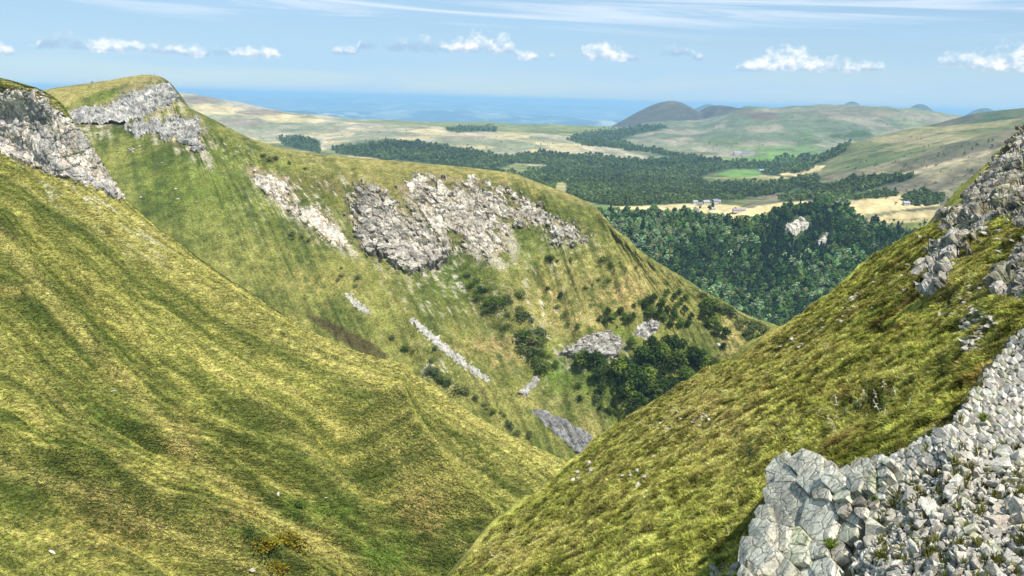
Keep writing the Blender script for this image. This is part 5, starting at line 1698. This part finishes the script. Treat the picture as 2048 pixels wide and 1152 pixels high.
GROVE = zp([(470, 572, 92), (505, 560, 80), (555, 592, 112), (590, 610, 80), (565, 668, 96), (578, 738, 72), (690, 640, 112), (655, 620, 90), (725, 612, 95), (760, 705, 135), (800, 745, 125), (788, 842, 120), (745, 760, 100), (880, 792, 130),
            (700, 760, 84), (850, 705, 125), (930, 745, 115), (905, 760, 100), (820, 572, 115), (800, 545, 90), (880, 585, 125), (935, 545, 110), (870, 500, 105), (960, 470, 85), (1000, 472, 85), (1040, 480, 72), (1000, 592, 115), (1040, 565, 95),
            (1090, 552, 95), (1140, 565, 95), (1190, 592, 85), (1232, 592, 72), (930, 640, 76), (1062, 682, 115), (1000, 742, 95), (972, 700, 82), (755, 460, 66), (840, 640, 90), (815, 690, 95), (870, 660, 90), (710, 700, 90), (1115, 520, 70), (1165, 530, 70)])
for i, (x, y, h) in enumerate(GROVE):
    hp, hn = hit(B, x, y)
    if hp is None: continue
    d = (hp - CAM) @ fw
    lowest = i == 11
    plant('broadleaf_tree', hp, h * d / FPX * 1.22, 'round', 'dark' if i % 3 else 'mid', 'lowest dark tree of the grove, at the ravine bottom' if lowest else 'dark green tree in the grove at the ravine bottom', 'tree', None if lowest else 'trees of the ravine grove', 520, .05, 1.12)
SPURT = zp([(1200, 240, 85), (1175, 215, 60), (1230, 345, 85), (1255, 385, 80), (1300, 402, 74), (1215, 300, 70), (1185, 335, 56), (640, 305, 62), (620, 272, 60), (692, 262, 54), (740, 312, 62), (765, 292, 52), (600, 322, 50), (575, 300, 44), (870, 275, 66), (842, 225, 62),
            (882, 195, 62), (930, 225, 72), (962, 262, 62), (1002, 292, 62), (1040, 335, 62), (980, 335, 52), (1012, 245, 62), (1062, 262, 62), (940, 305, 62), (902, 285, 52), (1082, 335, 52), (1000, 185, 52), (1042, 205, 52), (962, 155, 50), (850, 260, 50), (920, 260, 50), (1100, 290, 50), (660, 290, 50), (715, 290, 48), (1030, 150, 46), (1070, 180, 46)])
for (x, y, h) in SPURT:
    hp, hn = hit(B, x, y)
    if hp is None: continue
    d = (hp - CAM) @ fw
    plant('broadleaf_tree', hp, h * d / FPX, 'round', r_.choice(['dark', 'mid', 'mid']), 'mid green tree in the wood on the spur above the grove', 'tree', 'trees of the spur wood', 380, .055, 1.15)
for (x, y, h, lb) in ((1411, 640, 30, 'lone dark round tree near the tip of the spur'), (1447, 700, 16, 'single rounded bush on the spur below the path'), (1515, 692, 26, 'round dark bush right beside the grassy edge of the near right slope'), (1528, 678, 18, 'small bush behind the round dark bush')):
    hp, hn = hit(B, x, y)
    if hp is not None:
        plant('round_tree', hp, h * ((hp - CAM) @ fw) / FPX, 'round', 'dark', lb, 'tree', None, 420, .055, 1.25)
SPOTS = [('grey', fill([[(990, 570), (1040, 590), (1100, 700), (1120, 745), (1080, 745), (1020, 680), (985, 620)]], 24, 10, 22, 21), 'grey green shrub in the thicket running down beside the ravine gully', 'shrubs of the gully thicket'),
         ('mid', fill([[(1050, 690), (1110, 720), (1122, 750), (1080, 745)], [(920, 545), (960, 560), (1000, 640), (960, 620)]], 12, 9, 18, 22), 'green shrub on the gully side under the cliffs', 'green gully shrubs'),
         ('dark', fill([[(1080, 480), (1200, 500), (1330, 560), (1380, 600), (1300, 620), (1180, 600), (1100, 560)]], 14, 8, 16, 23), 'dark shrub dotted over the upper slope of the spur', 'shrubs dotted over the spur'),
         ('grey', fill([[(620, 520), (700, 540), (730, 570), (700, 580), (640, 545)], [(560, 460), (620, 480), (640, 500), (600, 500)], [(760, 640), (900, 700), (880, 760), (800, 720)], [(480, 300), (600, 330), (640, 345), (560, 345)]], 5, 7, 13, 24), 'small grey shrub on the open flank of the ridge', 'small shrubs on the ridge flank'),
         ('grey', fill([[(900, 770), (960, 800), (1040, 850), (1070, 880), (1040, 880), (960, 830)], [(850, 740), (900, 770), (890, 780)]], 16, 9, 18, 25), 'greyish bush along the slope just beyond the near crest', 'bushes beyond the near crest'),
         ('dark', fill([[(1080, 560), (1200, 640), (1300, 640), (1260, 660), (1140, 660)], [(1130, 760), (1250, 820), (1230, 850), (1150, 800)]], 10, 7, 15, 26), 'dark bush on the grass around the columnar rock step', 'bushes round the rock step'),
         ('grey', fill([[(1470, 640), (1540, 655), (1570, 668), (1530, 690), (1480, 680)], [(1400, 590), (1470, 625), (1480, 645), (1420, 620)]], 17, 9, 19, 27), 'shrub on the low end of the spur before the forest', 'shrubs at the spur end')]
for mat, pts, lb, gp in SPOTS:
    for (x, y, h) in pts:
        hp, hn = hit(B, x, y)
        if hp is None: continue
        plant('shrub', hp, h * ((hp - CAM) @ fw) / FPX * r_.uniform(.6, 1.25), 'bush', r_.choice([mat, mat, 'grey', 'mid']), lb, 'shrub', gp, 260, .08, r_.uniform(.8, 1.5), 'stem')
for (x, y, h, m, lb) in ((580, 1095, 34, 'gold', 'yellow green bush low on the left flank near the valley notch'), (535, 1100, 26, 'gold', 'smaller olive bush left of the yellow green bush'), (500, 1070, 16, 'mid', 'low green bush upslope of the yellow bushes'), (560, 1145, 24, 'gold', 'olive bush cut by the bottom edge'), (600, 1012, 16, 'mid', 'low green bush on the bright patch'), (650, 1030, 16, 'mid', 'low green bush right end of the bright patch')):
    hp, hn = hit(L, x, y)
    if hp is not None:
        plant('bush', hp - hn * .3, h * ((hp - CAM) @ fw) / FPX, 'bush', m, lb, 'bush', None, 420, .06, 1.6, 'stem')
for (x, y, h, lb) in ((1672, 1112, 26, 'green fern tuft in the crack between outcrop and scree'), (1655, 1085, 14, 'small moss tuft on the outcrop edge'), (1450, 1138, 22, 'dark green plant at the outcrop foot by the bottom edge'), (1760, 1018, 14, 'little green plant among the scree stones'), (1965, 860, 20, 'mossy plant in the shaded gap of the upper blocks')):
    hp, hn = hit(C, x, y)
    if hp is None: hp, hn = hit(R, x, y)
    if hp is not None:
        s = h * ((hp - CAM) @ fw) / FPX
        Vt, Ft, lv = tuft(len(lb), 60, .05, .9)
        me = mesh_py('leaves', Vt, Ft, LM['mid'])
        set_attr(me, 'lv', 'FLOAT', lv)
        o = obj('fern', me, None, lb, 'plant', loc=hp + hn * .25)
        o.scale = (s * .9, s * .9, s)

# forest across the valley
rg = np.random.default_rng(77)
fx, fy = rg.uniform(1150, 1960, 26000), rg.uniform(404, 700, 26000)
ok = (sdist(fx, fy, FOREST) > 0) & (in_polys(fx, fy, [[(1562, 462), (1580, 444), (1600, 436), (1632, 438), (1626, 462), (1590, 492)], [(1630, 500), (1640, 468), (1660, 466), (1652, 505)]]) < 0)
ft = []
for x, y in zip(fx[ok], fy[ok]):
    hp, hn = hit(FH, x, y)
    if hp is None: continue
    ft.append((hp, x, y, y < np.interp(x, [q[0] for q in Bt], [q[1] for q in Bt]) - 2 and y < np.interp(x, [q[0] for q in Rs], [q[1] for q in Rs]) - 2))
    if len(ft) > 7500: break
vis = [q for q in ft if q[3]]
vis.sort(key=lambda q: np.linalg.norm(q[0] - CAM))
indiv = {id(q) for q in vis[:2400:8]}


ftone = fbm(np.array([q[0] for q in ft]) * .010, 131, 3)


def tone(a, x, y):
    a = a + .9 * np.exp(-((x - 1300) / 70) ** 2 - ((y - 460) / 40) ** 2) + .8 * np.exp(-((x - 1430) / 60) ** 2 - ((y - 580) / 34) ** 2) + .7 * np.exp(-((x - 1620) / 80) ** 2 - ((y - 525) / 22) ** 2) + .35 * r_.gauss(0, 1)
    return 'pale' if a > .48 else ('mid' if a > -.12 else 'dark')


def zone(x, y):
    if y > 590: return 'at the foot of the slope just over the near edge'
    if (x - 1600) ** 2 + (y - 470) ** 2 < 4200: return 'close round the white rock face'
    if y < 450 and x < 1500: return 'along the hayfield edge near the hamlet'
    if y < 450: return 'on the wooded hump beside the straw field'
    if x < 1330: return 'next to the skyline of the cliff ridge'
    if x > 1640: return 'towards the right hand grassy edge'
    return 'in the middle of the forested slope' if y < 525 else 'low in the middle of the forested slope'


GS = {'pale': [], 'mid': [], 'dark': [], 'fir': []}
for q, a_t in zip(ft, ftone):
    p, x, y, _ = q
    tn_ = tone(a_t, x, y)
    fir = (abs(x - 1590) < 70 and 450 < y < 540 and r_.random() < .6) or r_.random() < .06
    h = min(17, max(5.5, r_.lognormvariate(2.27, .28))) * (1.25 if fir else 1)
    if id(q) in indiv:
        if fir:
            plant('conifer', p, h, 'cone', 'fir', 'pointed dark conifer ' + zone(x, y), 'tree', 'forest conifers ' + zone(x, y), 110, .10)
        else:
            plant('forest_tree', p, h, 'round', tn_, {'pale': 'pale silvery forest tree ', 'mid': 'mid green forest tree ', 'dark': 'dark green forest tree '}[tn_] + zone(x, y), 'tree', tn_ + ' forest trees ' + zone(x, y), 130, .105, 1.05)
    else:
        GS['fir' if fir else tn_].append((p, h))
TN = {'pale': (.21, .29, .13), 'mid': (.085, .150, .034), 'dark': (.036, .070, .018), 'fir': (.022, .046, .020)}
for k, lst in GS.items():
    (V_, F_, lv), (TV, TF) = tree_geo(50 + len(k), 120, 'cone' if k == 'fir' else 'round', .105)
    nV = len(V_)
    P_ = np.array([q[0] for q in lst]); hh = np.array([q[1] for q in lst]); n = len(lst)
    F2 = F_ + [tuple(i + nV for i in f) for f in TF]
    scatter('forest', V_ + TV, F2, [M_CANOPY, M_BARK], [0] * len(F_) + [1] * len(TF), np.concatenate([lv, np.zeros(len(TV))]), P_,
            np.stack([0 * hh, 0 * hh, rg.uniform(0, 6.28, n)], 1), np.stack([hh * 1.05, hh * 1.05, hh], 1), np.array(TN[k]) * rg.uniform(.6, 1.45, (n, 1)) * rg.uniform(.85, 1.15, (n, 3)),
            label='dense mixed forest covering the far valley side', cat='forest')

# woods of the valley floor and hills
HL = [V, H1, H2, H3, H5, H6]
fx, fy = rg.uniform(550, 1900, 110000), rg.uniform(246, 412, 110000)
rag = 7 * fbm(np.stack([fx * .02, fy * .07, 0 * fx], -1), 170, 3)
ok = (np.minimum(in_polys(fx, fy, WOODS), -in_polys(fx, fy, CLEAR)) + rag > 0)
pts = []
for x, y in zip(fx[ok], fy[ok]):
    best = None
    for S in HL:
        hp, _ = hit(S, x, y)
        if hp is not None and (best is None or np.linalg.norm(hp - CAM) < np.linalg.norm(best - CAM)):
            best = hp
    if best is not None and np.linalg.norm(best - CAM) < 7500:
        pts.append(best)
    if len(pts) > 14000: break
n_w = len(pts)
# scattered trees and hedges on the open hills
ex = fill([[(1640, 380), (1900, 330), (2048, 300), (2048, 400), (1880, 410), (1700, 410)], [(1000, 318), (1320, 324), (1280, 330), (1020, 330)], [(1660, 330), (1800, 300), (2000, 270), (2040, 290), (1850, 340), (1700, 350)]], 90, 1, 1, 41)
ex += fill([[(1330, 268), (1640, 278), (1650, 308), (1330, 312)], [(620, 262), (900, 258), (1150, 285), (1000, 312), (700, 280)], [(1440, 215), (1900, 225), (1850, 290), (1500, 280)]], 60, 1, 1, 43)
ex += fill([[(1700, 440), (1880, 440), (1880, 520), (1800, 500)]], 110, 1, 1, 42)
for (x, y, _) in ex:
    best = None
    for S in HL + [FH]:
        hp, _ = hit(S, x, y)
        if hp is not None and (best is None or np.linalg.norm(hp - CAM) < np.linalg.norm(best - CAM)):
            best = hp
    if best is not None: pts.append(best)
P_ = np.array(pts)
n = len(P_)
dd = np.linalg.norm(P_ - CAM, axis=1)
for v, kd in ((0, 'round'), (1, 'round'), (2, 'cone')):
    sel = np.arange(n) % 5
    sel = (sel < 2) if v == 0 else ((sel >= 2) & (sel < 4) if v == 1 else sel == 4)
    (V_, F_, lv), (TV, TF) = tree_geo(80 + v, 60, kd, .15)
    m = sel.sum()
    hh = np.clip(rg.lognormal(2.0, .3, m), 4, 14) * (1 + .25 * (dd[sel] > 2600)) * np.where(np.arange(n)[sel] > n_w, .5, 1)
    scatter('woodland', V_, F_, [M_CANOPY], None, np.array(lv), P_[sel], np.stack([0 * hh, 0 * hh, rg.uniform(0, 6.28, m)], 1), np.stack([hh * 1.15, hh * 1.15, hh], 1),
            np.array((.100, .142, .040)) * rg.uniform(.6, 1.6, (m, 1)) * (1 + .5 * fbm(P_[sel] * .004, 140, 3))[:, None], label='dark woodland spread over the valley floor', cat='woodland')

# ------------------------------------------------------------------ hamlet, farm, mast
M_WALL = plain_mat('rendered_wall', (.44, .41, .36), .85, .12, 1.5)
M_ROOFS = {'slate': plain_mat('slate_roof', (.16, .16, .17), .6, .2, 1.2), 'sheet': plain_mat('sheet_roof', (.27, .28, .30), .6, .1, .6), 'mauve': plain_mat('faded_roof', (.26, .19, .20), .7, .15, .6)}
M_GLASS = plain_mat('window_glass', (.05, .06, .07), .2, .1)
M_DOOR = plain_mat('door_wood', (.14, .08, .05), .7, .2)


def box(V, F, x0, x1, y0, y1, z0, z1):
    i = len(V)
    V += [(x0, y0, z0), (x1, y0, z0), (x1, y1, z0), (x0, y1, z0), (x0, y0, z1), (x1, y0, z1), (x1, y1, z1), (x0, y1, z1)]
    F += [tuple(i + k for k in f) for f in ((0, 3, 2, 1), (4, 5, 6, 7), (0, 1, 5, 4), (1, 2, 6, 5), (2, 3, 7, 6), (3, 0, 4, 7))]


def house(px, py, w, dp, h, rh, roof, yaw, label, surf=None, nwin=3, name='house', cat='house', chimney=True):
    hp = None
    for S in (surf or [V, H3, H6, H5]):
        q, _ = hit(S, px, py)
        if q is not None and (hp is None or np.linalg.norm(q - CAM) < np.linalg.norm(hp - CAM)): hp = q
    if hp is None: return
    root = obj(name, None, None, label, cat, loc=hp)
    root.rotation_euler = (0, 0, yaw)
    a, b = w / 2, dp / 2
    V_ = [(-a, -b, -2), (a, -b, -2), (a, b, -2), (-a, b, -2), (-a, -b, h), (a, -b, h), (a, b, h), (-a, b, h), (-a, 0, h + rh * .97), (a, 0, h + rh * .97)]
    obj('wall', mesh_py('wall', V_, [(0, 1, 5, 4), (2, 3, 7, 6), (1, 2, 6, 9, 5), (3, 0, 4, 8, 7)], M_WALL), root)
    o = .5
    ez = h - o * rh / b
    R_ = [(-a - o, -b - o, ez + .05), (a + o, -b - o, ez + .05), (a + o, 0, h + rh + .05), (-a - o, 0, h + rh + .05), (a + o, b + o, ez + .05), (-a - o, b + o, ez + .05)]
    R_ += [(x, y, z + .3) for x, y, z in R_]
    rf = obj('roof', mesh_py('roof', R_, [(0, 1, 2, 3)[::-1], (3, 2, 4, 5)[::-1], (6, 7, 8, 9), (9, 8, 10, 11), (0, 6, 7, 1)[::-1], (5, 4, 10, 11), (0, 3, 9, 6), (3, 5, 11, 9), (1, 7, 8, 2), (2, 8, 10, 4)], M_ROOFS[roof]), root)
    if chimney:
        v, f = [], []
        box(v, f, a * .5, a * .5 + .9, -.5, .5, h + rh * .5, h + rh + 1.4)
        obj('chimney', mesh_py('chimney', v, f, M_WALL), rf)
    for k in range(nwin):
        x = -a + w * (k + 1) / (nwin + 1)
        v, f = [], []
        if k == nwin // 2:
            box(v, f, x - .6, x + .6, -b - .06, -b + .1, 0, 2.2)
            obj('door', mesh_py('door', v, f, M_DOOR), root)
        for z in ((h * .3,) if h < 4 else (h * .18, h * .62)):
            if k == nwin // 2 and z < h * .35: continue
            v, f = [], []
            box(v, f, x - .55, x + .55, -b - .05, -b + .1, z, z + 1.5)
            obj('window', mesh_py('window', v, f, M_GLASS), root)
    return root


house(1390, 408, 9, 7, 5, 2.5, 'sheet', .2, 'small white house at the left end of the hamlet', nwin=2)
house(1399, 412, 11, 7, 4.5, 2.5, 'slate', -.15, 'low white house in front of the left hamlet houses')
house(1412, 408, 14, 8, 5, 3, 'sheet', .35, 'long white house in the middle of the hamlet')
house(1430, 410, 11, 9, 8.5, 3.5, 'slate', .1, 'tall white house beside the dark conifer of the hamlet')
house(1437, 407, 8, 7, 5, 2.5, 'sheet', -.3, 'small annexe right of the tall white house', nwin=2)
house(1426, 420, 9, 6, 3, 2, 'sheet', .3, 'low shed on the straw field below the tall house', nwin=2, chimney=False)
house(1478, 423, 24, 9, 3.4, 2.4, 'mauve', .12, 'long barn with faded mauve roof on the straw field', nwin=4, name='barn', cat='barn', chimney=False)
house(1475, 309, 32, 16, 8, 5, 'sheet', .1, 'left long farm building on the far green meadow', nwin=4, name='farm_building', cat='farm', chimney=False)
house(1492, 310, 34, 16, 7, 5, 'slate', -.1, 'grey roofed farm building right of its long neighbour on the far meadow', nwin=4, name='farm_building', cat='farm')
house(1503, 309, 22, 14, 7, 5, 'slate', .2, 'rightmost small farm building on the far green meadow', nwin=2, name='farm_building', cat='farm')
house(1812, 410, 11, 8, 4, 3, 'sheet', .1, 'white cottage half hidden by trees on the right', nwin=2)
house(1526, 344, 26, 12, 5, 4, 'sheet', .0, 'pale farm shed among the trees by the small green field', nwin=3, name='shed', cat='shed', chimney=False)
hp, _ = hit(FH, 1395, 432)
if hp is not None:
    tw = obj('white_tower', None, None, 'slim white tower at the forest edge below the hamlet', 'tower', loc=hp)
    v, f = [], []
    box(v, f, -1.8, 1.8, -1.8, 1.8, -2, 11)
    obj('shaft', mesh_py('shaft', v, f, M_WALL), tw)
    v = [(-2.2, -2.2, 11.02), (2.2, -2.2, 11.02), (2.2, 2.2, 11.02), (-2.2, 2.2, 11.02), (0, 0, 13)]
    obj('cap', mesh_py('cap', v, [(0, 1, 4), (1, 2, 4), (2, 3, 4), (3, 0, 4), (3, 2, 1, 0)], M_ROOFS['slate']), tw)
    for z in (3, 7):
        v, f = [], []
        box(v, f, -.5, .5, -1.86, -1.7, z, z + 1.6)
        obj('window', mesh_py('window', v, f, M_GLASS), tw)
for (x, y, h, lb) in ((1425, 414, 14, 'tall dark conifer beside the tall white house'), (1419, 421, 10, 'round dark tree in front of the hamlet'), (1400, 418, 6, 'low dark tree below the hamlet houses'), (1470, 424, 9, 'tree at the left end of the mauve roofed barn')):
    hp, _ = hit(V, x, y)
    if hp is not None:
        plant('conifer' if 'conifer' in lb else 'hamlet_tree', hp, h, 'cone' if 'conifer' in lb else 'round', 'fir' if 'conifer' in lb else 'dark', lb, 'tree', None, 130, .1, 1.3)

# ------------------------------------------------------------------ hikers and cattle on the summit
def skin_body(name, pts, edges, rad, colf, mat):
    me = bpy.data.meshes.new(name)
    me.from_pydata(pts, edges, [])
    o = bpy.data.objects.new(name, me)
    col.objects.link(o)
    sk = o.modifiers.new('skin', 'SKIN')
    for i, r in enumerate(rad):
        me.skin_vertices[0].data[i].radius = (r, r)
    me.skin_vertices[0].data[0].use_root = True
    ss = o.modifiers.new('sub', 'SUBSURF'); ss.levels = 1
    dg = bpy.context.evaluated_depsgraph_get()
    m2 = bpy.data.meshes.new_from_object(o.evaluated_get(dg))
    bpy.data.objects.remove(o)
    co = np.zeros(len(m2.vertices) * 3)
    m2.vertices.foreach_get('co', co)
    set_attr(m2, 'col', 'FLOAT_COLOR', rgba(np.array([colf(c) for c in co.reshape(-1, 3)])))
    m2.materials.clear(); m2.materials.append(mat)
    m2.polygons.foreach_set('use_smooth', np.full(len(m2.polygons), True))
    return m2


M_BODY = ground_mat('cloth_and_skin', 40.0, 10.0, .1, .1, .005, mid=.05)


def crest(px):
    for y in np.arange(136, 200, .5):
        hp, hn = hit(B, px, y)
        if hp is not None: return hit(B, px, y + .5)
    return None, None


def person(px, py, shirt, trousers, stride, label):
    hp, _ = crest(px)
    if hp is None: return
    pts = [(0, 0, .95), (0, 0, 1.2), (0, 0, 1.42), (0, .01, 1.52), (0, -.02, 1.66), (.19, 0, 1.4), (.27, .02, 1.14), (.25, -.1, .9), (-.19, 0, 1.4), (-.27, .02, 1.14), (-.24, -.12, .92),
           (.1, 0, .9), (.12, -stride * .5, .5), (.12, -stride * .3, .08), (.12, -stride * .3 - .16, .03), (-.1, 0, .9), (-.12, stride * .3, .5), (-.12, stride * .6, .08), (-.12, stride * .6 - .16, .03)]
    ed = [(0, 1), (1, 2), (2, 3), (3, 4), (2, 5), (5, 6), (6, 7), (2, 8), (8, 9), (9, 10), (0, 11), (11, 12), (12, 13), (13, 14), (0, 15), (15, 16), (16, 17), (17, 18)]
    rad = [.15, .15, .16, .06, .11, .075, .055, .045, .075, .055, .045, .1, .075, .05, .045, .1, .075, .05, .045]
    f = lambda c: (.09, .06, .04) if c[2] > 1.70 else ((.5, .32, .22) if c[2] > 1.5 or (abs(c[0]) > .2 and c[2] < 1.0) else (shirt if c[2] > .93 else (trousers if c[2] > .1 else (.05, .04, .03))))
    o = obj('person', skin_body('person', pts, ed, rad, f, M_BODY), None, label, 'person', loc=hp)
    o.rotation_euler = (0, 0, r_.uniform(0, 6.28))


person(300.5, 154, (.55, .12, .10), (.05, .06, .09), .3, 'person in red top walking along the summit edge')
person(309, 154, (.10, .22, .42), (.12, .10, .08), .1, 'person in blue top standing at the very end of the summit')
person(284, 157, (.45, .42, .36), (.06, .06, .07), .25, 'person in pale top walking up to the summit')
hp, _ = crest(184)
if hp is not None:
    pts = [(0, 0, 1.15), (.55, 0, 1.2), (1.0, 0, 1.3), (1.35, 0, 1.42), (1.7, 0, 1.28), (-.6, 0, 1.2), (-.95, 0, 1.18), (-1.1, 0, .7), (.6, .2, .8), (.62, .22, .42), (.6, .22, .04), (.5, -.2, .8), (.52, -.22, .42), (.5, -.22, .04), (-.7, .2, .8), (-.78, .22, .45), (-.7, .22, .04), (-.75, -.2, .8), (-.83, -.22, .45), (-.75, -.22, .04)]
    ed = [(0, 1), (1, 2), (2, 3), (3, 4), (0, 5), (5, 6), (6, 7), (1, 8), (8, 9), (9, 10), (1, 11), (11, 12), (12, 13), (5, 14), (14, 15), (15, 16), (5, 17), (17, 18), (18, 19)]
    rad = [.42, .40, .28, .2, .13, .40, .2, .04, .16, .08, .07, .16, .08, .07, .18, .09, .07, .18, .09, .07]
    o = obj('cow', skin_body('cow', pts, ed, rad, lambda c: (.13, .06, .035) if c[0] < 1.5 else (.35, .25, .2), M_BODY), None, 'brown cow grazing on the summit meadow at the skyline', 'cow', loc=hp)
    o.rotation_euler = (0, 0, .3)
for (x, y, lb) in ((193, 178, 'white stone on the summit meadow path'), (206, 176, 'second white stone on the summit meadow path'), (232, 185, 'white stone on the green bank below the summit path')):
    rocks(B, [(x, y, 3.2)], lb, None, 'boulder', 'boulder', 1)

# ------------------------------------------------------------------ dry white stalks in the right slope grass
M_STALK = plain_mat('dry_stalk', (.68, .64, .52), .8, .1, 8)
M_STL = plain_mat('dry_leaf', (.60, .57, .42), .8, .15, 8)
for (a, b, h) in ((600, 430, 34), (660, 410, 30), (700, 402, 34), (722, 418, 30), (690, 445, 36), (770, 395, 30), (800, 362, 34), (782, 452, 36), (800, 485, 34), (852, 382, 30), (640, 462, 22), (580, 512, 34), (570, 552, 30), (592, 482, 26), (900, 425, 24), (165, 540, 20), (660, 472, 22), (712, 482, 20), (745, 402, 24), (130, 1000, 26), (505, 460, 24), (1090, 270, 22), (920, 490, 20), (540, 180, 22)):
    x, y = 1400 + a / 2.165, 620 + b / 2.165
    hp, hn = hit(R, x, y)
    if hp is None: continue
    s = h / 2.165 * ((hp - CAM) @ fw) / FPX * 1.9
    root = obj('dry_stalk', None, None, 'bleached dry flower stalk standing in the grass above the outcrop', 'dry plant', 'dry stalks on the right slope', loc=hp)
    root.rotation_euler = (r_.gauss(0, .25), r_.gauss(0, .25) - .2, r_.uniform(0, 6.28))
    root.scale = (s, s, s)
    v, f = [], []
    tube(v, f, (0, 0, -.1), (.03, 0, .55), .022, .017, 5); tube(v, f, (.03, 0, .55), (.02, .03, 1.05), .017, .008, 5)
    obj('stem', mesh_py('stem', v, f, M_STALK), root)
    for k in range(6):
        z = .3 + .12 * k; an = k * 2.3
        c, sn = math.cos(an), math.sin(an)
        L_ = .26 * (1 - .08 * k)
        v = [(.02, 0, z), (.02 + L_ * .5 * c - .05 * sn, L_ * .5 * sn + .05 * c, z + .08), (.02 + L_ * c, L_ * sn, z - .02), (.02 + L_ * .5 * c + .05 * sn, L_ * .5 * sn - .05 * c, z + .06)]
        obj('leaf', mesh_py('leaf', v, [(0, 1, 2), (0, 2, 3)], M_STL), root)
